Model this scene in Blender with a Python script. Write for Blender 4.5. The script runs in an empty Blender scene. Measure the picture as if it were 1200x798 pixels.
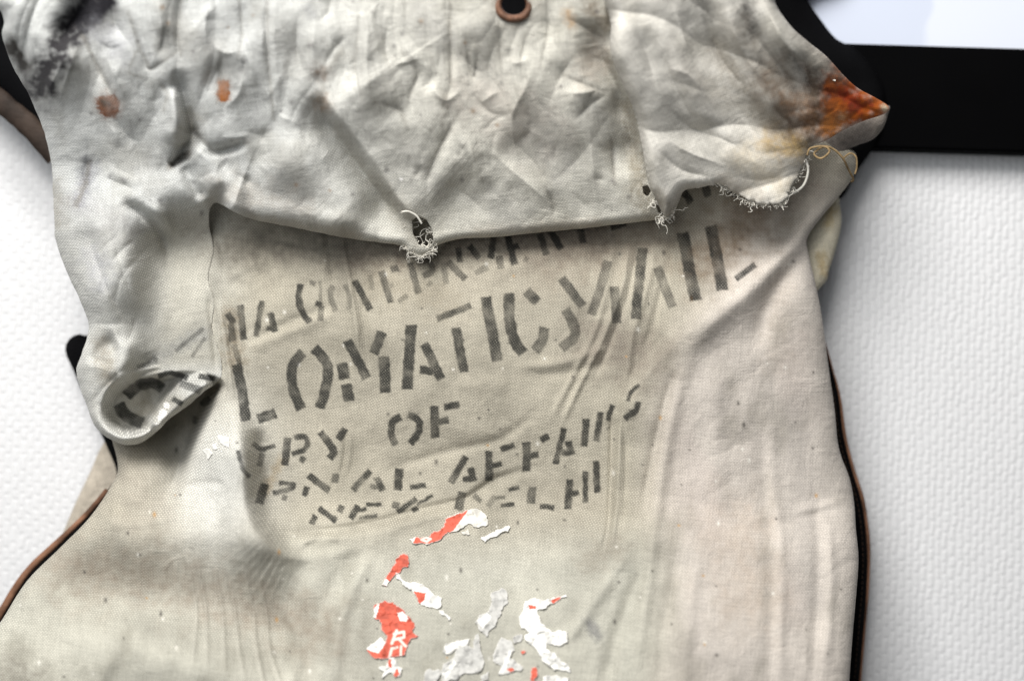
import bpy, math, random
import numpy as np
from mathutils import Vector

# ------------------------------------------------------------------ camera, world, lamps, exposure
S = bpy.context.scene
COL = S.collection
rng = np.random.default_rng(7)
random.seed(7)
CAM_Z = 1.40
ROLL = math.radians(1.7)
cam_d = bpy.data.cameras.new('camera'); cam = bpy.data.objects.new('camera', cam_d); COL.objects.link(cam)
cam.location = (0, 0, CAM_Z); cam.rotation_euler = (math.radians(90), 0, 0)
cam.rotation_mode = 'QUATERNION'
from mathutils import Euler, Quaternion
cam.rotation_quaternion = Euler((math.radians(90), 0, 0)).to_quaternion() @ Quaternion((0, 0, 1), ROLL)
cam_d.sensor_width = 36; cam_d.lens = 50; cam_d.clip_start = 0.01; cam_d.clip_end = 50
cam_d.dof.use_dof = True; cam_d.dof.focus_distance = 0.852; cam_d.dof.aperture_fstop = 2.0
S.camera = cam
W = bpy.data.worlds.new('World'); S.world = W; W.use_nodes = True
bg = W.node_tree.nodes['Background']
bg.inputs[0].default_value = (0.93, 0.96, 1.0, 1); bg.inputs[1].default_value = 0.10
def area(name, loc, target, size, power, col=(1, 1, 1), size_y=None):
    d = bpy.data.lights.new(name, 'AREA'); d.energy = power; d.color = col
    d.shape = 'RECTANGLE'; d.size = size; d.size_y = size_y or size
    o = bpy.data.objects.new(name, d); COL.objects.link(o); o.location = loc
    o.rotation_euler = (Vector(target) - Vector(loc)).to_track_quat('-Z', 'Y').to_euler()
    return o
area('ceiling_lamp', (-0.42, -0.25, 2.5), (0.0, 0.85, 1.38), 0.9, 46, (1, 0.985, 0.96))
area('front_fill', (-0.8, -1.5, 1.75), (0.0, 0.9, 1.35), 1.3, 19, (0.95, 0.98, 1.0))  # added fill that softens shadows; stands for no actual window
S.view_settings.view_transform = 'Standard'; S.view_settings.look = 'None'
S.view_settings.exposure = 0.0; S.view_settings.gamma = 1
S.render.engine = 'CYCLES'; S.cycles.use_denoising = True

# ------------------------------------------------------------------ helpers
def ray(px, py):
    a = (np.asarray(px, float) - 600) / 1200 * 0.72; b = -(np.asarray(py, float) - 399) / 1200 * 0.72
    c, s = math.cos(ROLL), math.sin(ROLL)
    return a * c - b * s, a * s + b * c
def at(px, py, D):
    x, z = ray(px, py); D = np.asarray(D, float) + 0 * x
    return np.stack([x * D, D, CAM_Z + z * D], -1)

def sstep(a, b, x):
    t = np.clip((x - a) / (b - a), 0, 1); return t * t * (3 - 2 * t)
def noise(x, y, seed=0):
    x = np.asarray(x, float); y = np.asarray(y, float)
    r = np.random.default_rng(seed + 101); n = 256
    ang = r.random((n, n)) * 2 * math.pi; gx, gy = np.cos(ang), np.sin(ang)
    xi = np.floor(x).astype(int); yi = np.floor(y).astype(int); fx, fy = x - xi, y - yi
    u = fx * fx * fx * (fx * (fx * 6 - 15) + 10); v = fy * fy * fy * (fy * (fy * 6 - 15) + 10)
    def g(i, j):
        a, b = (xi + i) % n, (yi + j) % n
        return gx[a, b] * (fx - i) + gy[a, b] * (fy - j)
    return ((g(0, 0) * (1 - u) + g(1, 0) * u) * (1 - v) + (g(0, 1) * (1 - u) + g(1, 1) * u) * v) * 1.4
def fbm(x, y, seed=0, o=4):
    t = 0; a = 1
    for k in range(o):
        t = t + a * noise(x * 2 ** k, y * 2 ** k, seed + k * 7); a *= 0.5
    return t
def ridged(x, y, seed=0):
    return 1 - np.minimum(np.abs(noise(x, y, seed)) * 2.2, 1)

def folds(t, sharp=0.7):
    """rounded crests with narrow valleys, zero mean"""
    return np.abs(np.sin(math.pi * t)) ** sharp - 0.68
def catmull(pts, n=10, closed=False):
    P = np.asarray(pts, float); m = len(P); out = []
    for i in range(m if closed else m - 1):
        if closed: a, b, c, d = P[i - 1], P[i], P[(i + 1) % m], P[(i + 2) % m]
        else: a, b, c, d = P[max(i - 1, 0)], P[i], P[i + 1], P[min(i + 2, m - 1)]
        for k in range(n):
            t = k / n
            out.append(0.5 * (2 * b + (c - a) * t + (2 * a - 5 * b + 4 * c - d) * t ** 2 + (3 * b - a - 3 * c + d) * t ** 3))
    if not closed: out.append(P[-1])
    return np.array(out)
def seg_dist(X, Y, pl, closed=False):
    """distance, nearest point, arc parameter 0..1, signed side of a polyline"""
    P = np.asarray(pl, float)
    if closed: P = np.vstack([P, P[:1]])
    best = np.full(X.shape, 1e18); nx = np.zeros_like(X); ny = np.zeros_like(X); T = np.zeros_like(X); sd = np.zeros_like(X)
    L = np.hypot(*(P[1:] - P[:-1]).T); cum = np.concatenate([[0], np.cumsum(L)]); tot = max(cum[-1], 1e-9)
    for i in range(len(P) - 1):
        a, b = P[i], P[i + 1]; dx, dy = b - a; l2 = dx * dx + dy * dy
        if l2 < 1e-12: continue
        t = np.clip(((X - a[0]) * dx + (Y - a[1]) * dy) / l2, 0, 1)
        qx, qy = a[0] + t * dx, a[1] + t * dy; d = (X - qx) ** 2 + (Y - qy) ** 2
        m = d < best
        best[m] = d[m]; nx[m] = qx[m]; ny[m] = qy[m]; T[m] = ((cum[i] + t * L[i]) / tot)[m]
        sd[m] = np.sign(dx * (Y - a[1]) - dy * (X - a[0]))[m]
    return np.sqrt(best), nx, ny, T, sd
def inside(X, Y, poly):
    P = np.asarray(poly, float); r = np.zeros(X.shape, bool); m = len(P)
    for i in range(m):
        x1, y1 = P[i]; x2, y2 = P[(i + 1) % m]
        if y1 == y2: continue
        c = ((y1 > Y) != (y2 > Y)) & (X < (x2 - x1) * (Y - y1) / (y2 - y1) + x1)
        r ^= c
    return r

class Field:
    """scalar field over picture-plane samples of one cloth sheet; folds are added as ridges along traced lines"""
    def __init__(s, X, Y): s.X, s.Y = X, Y; s.h = np.zeros_like(X)
    def ridge(s, pl, w, amp, w2=None, taper=0.25, smooth=True, wob=0.0, cusp=False):
        w2 = w2 or w; P = catmull(pl, 6) if smooth and len(pl) > 2 else np.asarray(pl, float)
        R = 3.2 * max(w, w2); lo, hi = P.min(0) - R, P.max(0) + R
        m = (s.X > lo[0]) & (s.X < hi[0]) & (s.Y > lo[1]) & (s.Y < hi[1])
        if not m.any(): return
        x, y = s.X[m], s.Y[m]
        d, _, _, t, sd = seg_dist(x, y, P)
        ww = np.where(sd > 0, w2, w)
        g = np.exp(-d / (ww * 1.1)) * (1 - sstep(2, 3.1, d / ww)) if cusp else np.exp(-(d / ww) ** 2)
        if taper: g *= sstep(0, taper, t + 0.02) * sstep(0, taper, 1.02 - t)
        if wob: g *= 1 + wob * noise(x / 14, y / 14, 5)
        s.h[m] += amp * g
    def step(s, pl, w, amp, reach):
        """cloth on the right-hand side of the line stands proud by amp, fading out over reach"""
        P = catmull(pl, 6); R = reach * 3; lo, hi = P.min(0) - R, P.max(0) + R
        m = (s.X > lo[0]) & (s.X < hi[0]) & (s.Y > lo[1]) & (s.Y < hi[1])
        d, _, _, t, sd = seg_dist(s.X[m], s.Y[m], P)
        q = d * sd
        g = sstep(-w, w, q) * np.exp(-(np.maximum(q, 0) / reach) ** 2)
        g *= sstep(0, 0.2, t + .02) * sstep(0, 0.2, 1.02 - t)
        s.h[m] += amp * g
    def region(s, poly, soft, amp):
        P = catmull(poly, 5, True); lo, hi = P.min(0) - soft, P.max(0) + soft
        m = (s.X > lo[0]) & (s.X < hi[0]) & (s.Y > lo[1]) & (s.Y < hi[1])
        if not m.any(): return
        x, y = s.X[m], s.Y[m]; d = seg_dist(x, y, P, True)[0]; sd = np.where(inside(x, y, P), d, -d)
        s.h[m] += (amp(x, y) if callable(amp) else amp) * sstep(-soft * .4, soft, sd)
    def blob(s, x, y, rx, ry, amp, ang=0):
        c, q = math.cos(ang), math.sin(ang); dx, dy = s.X - x, s.Y - y
        s.h += amp * np.exp(-((dx * c + dy * q) / rx) ** 2 - ((-dx * q + dy * c) / ry) ** 2)

def grid_poly(poly, step, holes=()):
    """fine grid clipped to an outline; rim vertices slid onto the outline. returns X,Y,faces,boundary edges,distance to rim"""
    P = np.asarray(poly, float); lo, hi = P.min(0) - step, P.max(0) + step
    xs = np.arange(lo[0], hi[0] + step, step); ys = np.arange(lo[1], hi[1] + step, step)
    X, Y = np.meshgrid(xs, ys); sh = X.shape
    X, Y = X.ravel(), Y.ravel()
    ins = inside(X, Y, P)
    d, nx, ny, _, _ = seg_dist(X, Y, P, True)
    ad = d.copy()
    for h in holes:
        hi_ = inside(X, Y, h); ins &= ~hi_
        d2, a, b, _, _ = seg_dist(X, Y, h, True); m = d2 < d
        d[m] = d2[m]; nx[m] = a[m]; ny[m] = b[m]
    ok = ins | (d < 0.45 * step)
    I = np.arange(sh[0] * sh[1]).reshape(sh)
    q = np.stack([I[:-1, :-1], I[1:, :-1], I[1:, 1:], I[:-1, 1:]], -1).reshape(-1, 4)
    q = q[ok[q].all(1)]
    used = np.unique(q); rem = -np.ones(X.size, int); rem[used] = np.arange(used.size)
    X, Y, d, nx, ny, ad = X[used], Y[used], d[used], nx[used], ny[used], ad[used]; q = rem[q]
    e = np.concatenate([q[:, [0, 1]], q[:, [1, 2]], q[:, [2, 3]], q[:, [3, 0]]])
    key = np.sort(e, 1); k = key[:, 0].astype(np.int64) * (X.size + 1) + key[:, 1]
    u, inv, cnt = np.unique(k, return_inverse=True, return_counts=True)
    be = e[cnt[inv] == 1]
    bv = np.unique(be); m = np.zeros(X.size, bool); m[bv] = True; m &= d < 2.5 * step
    X[m] = nx[m]; Y[m] = ny[m]
    d[m] = 0
    return X, Y, q, be, d, ad

def make_mesh(name, V, F, mat, parent=None, attrs=None, uv=None, smooth=True):
    me = bpy.data.meshes.new(name)
    V = np.asarray(V, np.float32)
    if isinstance(F, np.ndarray):
        k = F.shape[1]
        me.vertices.add(len(V)); me.vertices.foreach_set('co', V.ravel())
        me.loops.add(F.size); me.loops.foreach_set('vertex_index', F.ravel().astype(np.int32))
        me.polygons.add(len(F)); me.polygons.foreach_set('loop_start', np.arange(0, F.size, k, dtype=np.int32))
        me.polygons.foreach_set('loop_total', np.full(len(F), k, np.int32))
        me.update(calc_edges=True)
    else:
        me.from_pydata([tuple(map(float, v)) for v in V], [], [tuple(map(int, f)) for f in F]); me.update()
    me.validate()
    for nme, a in (attrs or {}).items():
        a = np.asarray(a, np.float32)
        if a.ndim == 1:
            at_ = me.attributes.new(nme, 'FLOAT', 'POINT'); at_.data.foreach_set('value', a)
        else:
            at_ = me.attributes.new(nme, 'FLOAT_COLOR', 'POINT'); c4 = np.ones((len(a), 4), np.float32); c4[:, :3] = a
            at_.data.foreach_set('color', c4.ravel())
    if uv is not None:
        at_ = me.attributes.new('weave_uv', 'FLOAT_VECTOR', 'POINT'); u3 = np.zeros((len(V), 3), np.float32); u3[:, :2] = uv
        at_.data.foreach_set('vector', u3.ravel())
    if smooth: me.polygons.foreach_set('use_smooth', np.ones(len(me.polygons), bool))
    if mat: me.materials.append(mat)
    o = bpy.data.objects.new(name, me); COL.objects.link(o)
    if parent: o.parent = parent
    return o

def sheet(name, X, Y, q, be, D, mat, parent, attrs=None, uv=None, back=0.003, flip=False):
    """cloth sheet with a turned rim of real thickness"""
    V = at(X, Y, D); n = len(X)
    b = np.unique(be); mp = -np.ones(n, int); mp[b] = np.arange(b.size) + n
    V2 = at(X[b], Y[b], D[b] + back)
    V = np.vstack([V, V2])
    rim = np.stack([be[:, 1], be[:, 0], mp[be[:, 0]], mp[be[:, 1]]], 1)
    F = np.vstack([q, rim])
    A = {k: np.concatenate([a, a[b]]) for k, a in (attrs or {}).items()}
    if uv is not None: uv = np.vstack([uv, uv[b]])
    return make_mesh(name, V, F, mat, parent, A, uv)

def tube(name, pts, r, mat, parent=None, seg=6, taper=False, kind=None):
    o = make_mesh(name, *tube_geo([(pts, r, taper)], seg), mat, parent)
    if kind: o['kind'] = kind
    return o
def tube_geo(strands, seg=6):
    Vs, Fs = [], []
    for pts, r, taper in strands:
        P = np.asarray(pts, float); m = len(P); base = sum(len(v) for v in Vs)
        T = np.gradient(P, axis=0); T /= np.linalg.norm(T, axis=1)[:, None] + 1e-12
        up = np.array([0.31, 0.9, 0.17]); N = np.cross(T, up); N /= np.linalg.norm(N, axis=1)[:, None] + 1e-12
        B = np.cross(T, N); a = np.arange(seg) / seg * 2 * math.pi
        rr = np.full(m, r)
        if taper: rr = r * np.linspace(1, 0.35, m)
        ring = P[:, None] + rr[:, None, None] * (np.cos(a)[None, :, None] * N[:, None] + np.sin(a)[None, :, None] * B[:, None])
        Vs.append(ring.reshape(-1, 3))
        for i in range(m - 1):
            for j in range(seg):
                k = (j + 1) % seg
                Fs.append((base + i * seg + j, base + i * seg + k, base + (i + 1) * seg + k, base + (i + 1) * seg + j))
    return np.vstack(Vs), np.array(Fs)

# ------------------------------------------------------------------ materials
def mat_new(name):
    m = bpy.data.materials.new(name); m.use_nodes = True
    return m, m.node_tree.nodes, m.node_tree.links, m.node_tree.nodes['Principled BSDF']
def simple(name, col, rough=0.7, spec=0.3, nscale=60, namp=0.15, bump=0.0, bscale=400):
    m, N, L, b = mat_new(name)
    tc = N.new('ShaderNodeTexCoord'); t = N.new('ShaderNodeTexNoise'); t.inputs['Scale'].default_value = nscale; t.inputs['Detail'].default_value = 5
    L.new(tc.outputs['Object'], t.inputs['Vector'])
    r = N.new('ShaderNodeValToRGB'); r.color_ramp.elements[0].position = 0.3; r.color_ramp.elements[1].position = 0.7
    r.color_ramp.elements[0].color = tuple(c * (1 - namp) for c in col) + (1,)
    r.color_ramp.elements[1].color = tuple(min(1, c * (1 + namp)) for c in col) + (1,)
    L.new(t.outputs['Fac'], r.inputs['Fac']); L.new(r.outputs['Color'], b.inputs['Base Color'])
    b.inputs['Roughness'].default_value = rough; b.inputs['Specular IOR Level'].default_value = spec
    if bump:
        t2 = N.new('ShaderNodeTexNoise'); t2.inputs['Scale'].default_value = bscale; t2.inputs['Detail'].default_value = 3
        L.new(tc.outputs['Object'], t2.inputs['Vector'])
        bp = N.new('ShaderNodeBump'); bp.inputs['Strength'].default_value = bump; bp.inputs['Distance'].default_value = 0.001
        L.new(t2.outputs['Fac'], bp.inputs['Height']); L.new(bp.outputs['Normal'], b.inputs['Normal'])
    return m

def canvas_mat(name, weave_amt=1.0):
    """woven cotton canvas: colour and dirt from the cloth's own dye/stain attribute, ink from the stencil attribute, threads from weave_uv"""
    m, N, L, b = mat_new(name)
    def math_(op, a, c=None, d=None):
        n = N.new('ShaderNodeMath'); n.operation = op
        for i, v in enumerate((a, c, d)):
            if v is None: continue
            if isinstance(v, (int, float)): n.inputs[i].default_value = v
            else: L.new(v, n.inputs[i])
        return n.outputs[0]
    col = N.new('ShaderNodeAttribute'); col.attribute_name = 'dye'
    ink = N.new('ShaderNodeAttribute'); ink.attribute_name = 'ink'
    crs = N.new('ShaderNodeAttribute'); crs.attribute_name = 'coarse'
    uv = N.new('ShaderNodeAttribute'); uv.attribute_name = 'weave_uv'
    wob = N.new('ShaderNodeTexNoise'); wob.inputs['Scale'].default_value = 0.09; wob.inputs['Detail'].default_value = 2
    L.new(uv.outputs['Vector'], wob.inputs['Vector'])
    ad = N.new('ShaderNodeVectorMath'); ad.operation = 'MULTIPLY_ADD'
    L.new(wob.outputs['Color'], ad.inputs[0]); ad.inputs[1].default_value = (2, 2, 0); L.new(uv.outputs['Vector'], ad.inputs[2])
    sp = N.new('ShaderNodeSeparateXYZ'); L.new(ad.outputs[0], sp.inputs[0])
    # plain weave: cells alternate between warp over and weft over
    su = math_('SINE', math_('MULTIPLY', sp.outputs[0], math.pi)); sv = math_('SINE', math_('MULTIPLY', sp.outputs[1], math.pi))
    au = math_('ABSOLUTE', su); av = math_('ABSOLUTE', sv)
    prod = math_('MULTIPLY', math_('POWER', au, 0.8), math_('POWER', av, 0.8))
    sign = math_('MULTIPLY', math_('MULTIPLY', su, sv), 0.42)
    h = math_('ADD', prod, sign)                       # 0 in the gaps .. ~1 on thread crowns
    # slubs: uneven yarn thickness
    sl = N.new('ShaderNodeTexNoise'); sl.inputs['Scale'].default_value = 1.0; sl.inputs['Detail'].default_value = 2
    mp = N.new('ShaderNodeMapping'); mp.inputs['Scale'].default_value = (0.9, 0.06, 1); L.new(uv.outputs['Vector'], mp.inputs['Vector']); L.new(mp.outputs[0], sl.inputs['Vector'])
    sl2 = N.new('ShaderNodeTexNoise'); sl2.inputs['Scale'].default_value = 1.0; sl2.inputs['Detail'].default_value = 2
    mp2 = N.new('ShaderNodeMapping'); mp2.inputs['Scale'].default_value = (0.06, 0.9, 1); L.new(uv.outputs['Vector'], mp2.inputs['Vector']); L.new(mp2.outputs[0], sl2.inputs['Vector'])
    slub = math_('ADD', sl.outputs['Fac'], sl2.outputs['Fac'])         # ~1 mean
    fine = N.new('ShaderNodeTexNoise'); fine.inputs['Scale'].default_value = 0.6; fine.inputs['Detail'].default_value = 4; L.new(uv.outputs['Vector'], fine.inputs['Vector'])
    k = math_('ADD', math_('MULTIPLY', math_('MULTIPLY', math_('SUBTRACT', h, 0.45), 0.72 * weave_amt), crs.outputs['Fac']), math_('MULTIPLY', math_('SUBTRACT', slub, 1.0), 0.30))
    k = math_('ADD', k, math_('MULTIPLY', math_('SUBTRACT', fine.outputs['Fac'], 0.5), 0.32))
    k = math_('ADD', k, 1.0)
    cm = N.new('ShaderNodeVectorMath'); cm.operation = 'SCALE'; L.new(col.outputs['Color'], cm.inputs[0]); L.new(k, cm.inputs['Scale'])
    # stencil ink sits on the thread crowns, broken up where the cloth is worn
    wear = N.new('ShaderNodeTexNoise'); wear.inputs['Scale'].default_value = 0.22; wear.inputs['Detail'].default_value = 5; L.new(uv.outputs['Vector'], wear.inputs['Vector'])
    im = math_('ADD', math_('MULTIPLY', math_('SUBTRACT', wear.outputs['Fac'], 0.5), 0.7), 1.02)
    im = math_('ADD', im, math_('MULTIPLY', math_('SUBTRACT', fine.outputs['Fac'], 0.5), 0.9))
    im = math_('ADD', im, math_('MULTIPLY', math_('SUBTRACT', h, 0.5), -0.40))
    cl = N.new('ShaderNodeClamp'); L.new(im, cl.inputs[0]); cl.inputs['Min'].default_value = 0.25; cl.inputs['Max'].default_value = 0.90
    inkf = math_('MULTIPLY', ink.outputs['Fac'], cl.outputs[0])
    mx = N.new('ShaderNodeMix'); mx.data_type = 'RGBA'; L.new(inkf, mx.inputs['Factor']); L.new(cm.outputs[0], mx.inputs['A']); mx.inputs['B'].default_value = (0.016, 0.017, 0.016, 1)
    L.new(mx.outputs['Result'], b.inputs['Base Color'])
    b.inputs['Roughness'].default_value = 0.92; b.inputs['Specular IOR Level'].default_value = 0.12
    b.inputs['Sheen Weight'].default_value = 0.06; b.inputs['Sheen Roughness'].default_value = 0.5
    crk = N.new('ShaderNodeTexNoise'); crk.inputs['Scale'].default_value = 0.07; crk.inputs['Detail'].default_value = 6; crk.inputs['Distortion'].default_value = 1.2; L.new(uv.outputs['Vector'], crk.inputs['Vector'])
    hh = math_('ADD', math_('MULTIPLY', math_('MULTIPLY', h, 0.35 * weave_amt), crs.outputs['Fac']), math_('MULTIPLY', slub, 0.35)); hh = math_('ADD', hh, math_('MULTIPLY', crk.outputs['Fac'], 2.2))
    bp = N.new('ShaderNodeBump'); bp.inputs['Strength'].default_value = 0.6; bp.inputs['Distance'].default_value = 0.0007
    L.new(hh, bp.inputs['Height']); L.new(bp.outputs['Normal'], b.inputs['Normal'])
    return m
M_CANVAS = canvas_mat('worn_canvas')
M_THREAD = simple('cotton_thread', (0.70, 0.67, 0.60), 0.9, 0.1, 300, 0.2)
M_TWINE = simple('jute_twine', (0.27, 0.19, 0.10), 0.9, 0.1, 300, 0.3)
M_LEATHER = simple('black_leather', (0.004, 0.004, 0.0045), 0.8, 0.02, 30, 0.3, 0.3, 500)
M_BROWN = simple('raw_leather_edge', (0.17, 0.085, 0.05), 0.7, 0.2, 70, 0.6, 0.6, 300)
M_BAND = simple('dark_leather_band', (0.035, 0.024, 0.018), 0.7, 0.2, 60, 0.5, 0.5, 300)
M_STITCH = simple('dark_stitching', (0.03, 0.018, 0.012), 0.8, 0.1)
M_FRAME = simple('black_lacquer', (0.002, 0.002, 0.0022), 0.6, 0.01, 10, 0.2)
M_BRASS = simple('rusty_eyelet_metal', (0.13, 0.062, 0.035), 0.6, 0.4, 250, 0.6, 0.6, 900)
# wall: painted glass-fibre wallpaper
def wall_mat():
    m, N, L, b = mat_new('woven_wallpaper')
    tc = N.new('ShaderNodeTexCoord')
    no = N.new('ShaderNodeTexNoise'); no.inputs['Scale'].default_value = 70; no.inputs['Detail'].default_value = 3; L.new(tc.outputs['Object'], no.inputs['Vector'])
    ad = N.new('ShaderNodeVectorMath'); ad.operation = 'MULTIPLY_ADD'; L.new(no.outputs['Color'], ad.inputs[0]); ad.inputs[1].default_value = (0.006, 0, 0.011); L.new(tc.outputs['Object'], ad.inputs[2])
    br = N.new('ShaderNodeTexBrick')
    mp = N.new('ShaderNodeMapping'); mp.inputs['Rotation'].default_value = (math.radians(90), 0, 0)
    rot = N.new('ShaderNodeSeparateXYZ'); L.new(ad.outputs[0], rot.inputs[0]); cmb = N.new('ShaderNodeCombineXYZ'); L.new(rot.outputs[2], cmb.inputs[0]); L.new(rot.outputs[0], cmb.inputs[1])
    L.new(cmb.outputs[0], br.inputs['Vector'])
    br.inputs['Scale'].default_value = 1.0; br.inputs['Brick Width'].default_value = 0.0088; br.inputs['Row Height'].default_value = 0.0048; br.inputs['Mortar Size'].default_value = 0.0017; br.inputs['Mortar Smooth'].default_value = 1.0
    br.offset = 0.5
    br.inputs['Color1'].default_value = (1, 1, 1, 1); br.inputs['Color2'].default_value = (0.7, 0.7, 0.7, 1); br.inputs['Mortar'].default_value = (0, 0, 0, 1)
    bp = N.new('ShaderNodeBump'); bp.inputs['Strength'].default_value = 0.7; bp.inputs['Distance'].default_value = 0.0012
    ir = N.new('ShaderNodeTexNoise'); ir.inputs['Scale'].default_value = 130; ir.inputs['Detail'].default_value = 4; L.new(tc.outputs['Object'], ir.inputs['Vector'])
    mu = N.new('ShaderNodeMix'); mu.data_type = 'RGBA'; mu.inputs['Factor'].default_value = 0.5; L.new(br.outputs['Color'], mu.inputs['A']); L.new(ir.outputs['Color'], mu.inputs['B'])
    L.new(mu.outputs['Result'], bp.inputs['Height']); L.new(bp.outputs['Normal'], b.inputs['Normal'])
    b.inputs['Base Color'].default_value = (0.69, 0.688, 0.692, 1); b.inputs['Roughness'].default_value = 0.6; b.inputs['Specular IOR Level'].default_value = 0.25
    return m
def print_mat():
    m, N, L, b = mat_new('pale_blue_print')
    tc = N.new('ShaderNodeTexCoord'); s = N.new('ShaderNodeSeparateXYZ')
    no = N.new('ShaderNodeTexNoise'); no.inputs['Scale'].default_value = 14; no.inputs['Detail'].default_value = 2; L.new(tc.outputs['Object'], no.inputs['Vector'])
    ad = N.new('ShaderNodeVectorMath'); ad.operation = 'MULTIPLY_ADD'; L.new(no.outputs['Color'], ad.inputs[0]); ad.inputs[1].default_value = (0.05, 0.05, 0.05); L.new(tc.outputs['Object'], ad.inputs[2])
    L.new(ad.outputs[0], s.inputs[0])
    r = N.new('ShaderNodeValToRGB'); r.color_ramp.elements[0].position = 0.285; r.color_ramp.elements[1].position = 0.288
    r.color_ramp.elements[0].color = (0.56, 0.60, 0.70, 1); r.color_ramp.elements[1].color = (0.66, 0.69, 0.77, 1)
    L.new(s.outputs[0], r.inputs['Fac']); L.new(r.outputs['Color'], b.inputs['Base Color'])
    b.inputs['Roughness'].default_value = 0.35; b.inputs['Specular IOR Level'].default_value = 0.4
    return m

def tag(o, label=None, cat=None, group=None, kind=None):
    if label: o['label'] = label
    if cat: o['category'] = cat
    if group: o['group'] = group
    if kind: o['kind'] = kind
    return o

# ------------------------------------------------------------------ the setting: wall
WALL_Y = 0.945
V = [(-1.6, WALL_Y, 0.0), (1.6, WALL_Y, 0.0), (1.6, WALL_Y, 2.6), (-1.6, WALL_Y, 2.6)]
V += [(x, WALL_Y + 0.1, z) for x, _, z in V]
wall = make_mesh('wall', V, [(0, 1, 2, 3), (5, 4, 7, 6), (4, 5, 1, 0), (3, 2, 6, 7), (4, 0, 3, 7), (1, 5, 6, 2)], wall_mat(), smooth=False)
tag(wall, 'white wall with raised woven wallpaper behind the canvas sack', kind='structure')

# ------------------------------------------------------------------ framed picture on the wall
def bevel_box(name, x0, x1, y0, y1, z0, z1, mat, parent, bev=0.0015):
    import bmesh
    bm = bmesh.new(); bmesh.ops.create_cube(bm, size=1)
    for v in bm.verts: v.co = Vector(((x0 + x1) / 2 + v.co.x * (x1 - x0), (y0 + y1) / 2 + v.co.y * (y1 - y0), (z0 + z1) / 2 + v.co.z * (z1 - z0)))
    bmesh.ops.bevel(bm, geom=bm.edges[:], offset=bev, segments=2, affect='EDGES')
    me = bpy.data.meshes.new(name); bm.to_mesh(me); bm.free(); me.materials.append(mat)
    o = bpy.data.objects.new(name, me); COL.objects.link(o); o.parent = parent
    return o
pf = bpy.data.objects.new('picture_frame', None); COL.objects.link(pf)
tag(pf, 'wide black picture frame with pale blue print on the white wall', 'picture frame')
FY = 0.925
zt = at(1110, 54.5, FY)[2]; zb = at(1110, 176.5, FY)[2]
xl, xr = at(420, 100, FY)[0], at(1500, 100, FY)[0]
ztop = zt + 0.55
bw = zt - zb
bevel_box('bottom_rail', xl, xr, FY, WALL_Y - 0.001, zb, zt, M_FRAME, pf)
bevel_box('top_rail', xl, xr, FY, WALL_Y - 0.001, ztop, ztop + bw, M_FRAME, pf)
bevel_box('side_stile', xl, xl + bw, FY + .0004, WALL_Y - 0.001, zt + .0005, ztop - .0005, M_FRAME, pf)
bevel_box('side_stile', xr - bw, xr, FY + .0004, WALL_Y - 0.001, zt + .0005, ztop - .0005, M_FRAME, pf)
bevel_box('print', xl + bw - .004, xr - bw + .004, WALL_Y - 0.012, WALL_Y - 0.003, zt - .004, ztop + .004, print_mat(), pf, 0.0005)

# ------------------------------------------------------------------ black leather bag behind the sack
lb = bpy.data.objects.new('leather_bag', None); COL.objects.link(lb)
tag(lb, 'black leather bag with raw brown stitched edges showing behind the canvas sack', 'leather bag')
right_edge = [(958, 352), (963, 385), (975, 430), (984, 465), (990, 510), (1000, 550), (1012, 590), (1018, 640), (1017, 690), (1013, 740), (1008, 800), (1004, 850)]
left_edge = [(-41, 784), (-16, 746), (2, 716), (31, 671), (70, 633), (102, 602), (126, 574)]
outl = [(-40, -40), (920, -40), (945, 0), (962, 24), (980, 46), (1003, 58), (1024, 80), (1036, 105), (1036, 140), (1024, 172), (1008, 196), (990, 228), (976, 241), (958, 258), (950, 300)] \
    + right_edge + [(500, 860), (-45, 850)] + left_edge + [(137, 556), (126, 525), (104, 478), (86, 434), (77, 414), (79, 400), (92, 391), (108, 392), (95, 330), (75, 250), (60, 182), (40, 160), (0, 119), (-40, 90)]
po = catmull(outl, 5, True)
X, Y, q, be, d, _ = grid_poly(po, 6)
D = 0.923 - 0.012 * (1 - np.exp(-d / 14)) + 0.002 * noise(X / 60, Y / 60, 3)
sheet('shell', X, Y, q, be, D, M_LEATHER, lb, back=0.012)
def ribbon(name, pl, w, D0, mat, parent, thick=0.004, n=8, off=0):
    P = catmull(pl, n); T = np.gradient(P, axis=0); T /= np.linalg.norm(T, axis=1)[:, None]
    Nn = np.stack([-T[:, 1], T[:, 0]], 1); ww = np.asarray(w) if np.ndim(w) else np.full(len(P), w)
    prof = [(-0.5, 0), (-0.45, thick * .7), (-0.2, thick), (0.2, thick), (0.45, thick * .7), (0.5, 0), (0.5, -thick), (-0.5, -thick)]
    k = len(prof); Vv = []
    for i in range(len(P)):
        wi = ww[i] * (1 + 0.12 * float(noise(np.array(i * .23), np.array(.5), 9)))
        for a, hh in prof:
            p = P[i] + Nn[i] * (a * wi + off); Vv.append(at(p[0], p[1], D0 - hh))
    F = [(i * k + j, i * k + (j + 1) % k, (i + 1) * k + (j + 1) % k, (i + 1) * k + j) for i in range(len(P) - 1) for j in range(k)]
    F += [tuple(range(k)), tuple((len(P) - 1) * k + j for j in reversed(range(k)))]
    return make_mesh(name, Vv, F, mat, parent)
m = len(catmull(right_edge, 8))
ribbon('raw_edge', right_edge, 1.2 + 3.0 * sstep(0.1, 0.45, np.linspace(0, 1, m)) * (1 - 0.45 * sstep(.6, .8, np.linspace(0, 1, m))), 0.914, M_BROWN, lb)['label'] = 'raw brown edge of the black leather'
m = len(catmull(left_edge, 8))
ribbon('raw_edge', left_edge, np.linspace(10, 6, m), 0.900, M_BROWN, lb)['label'] = 'raw brown edge of the black leather'
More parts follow.
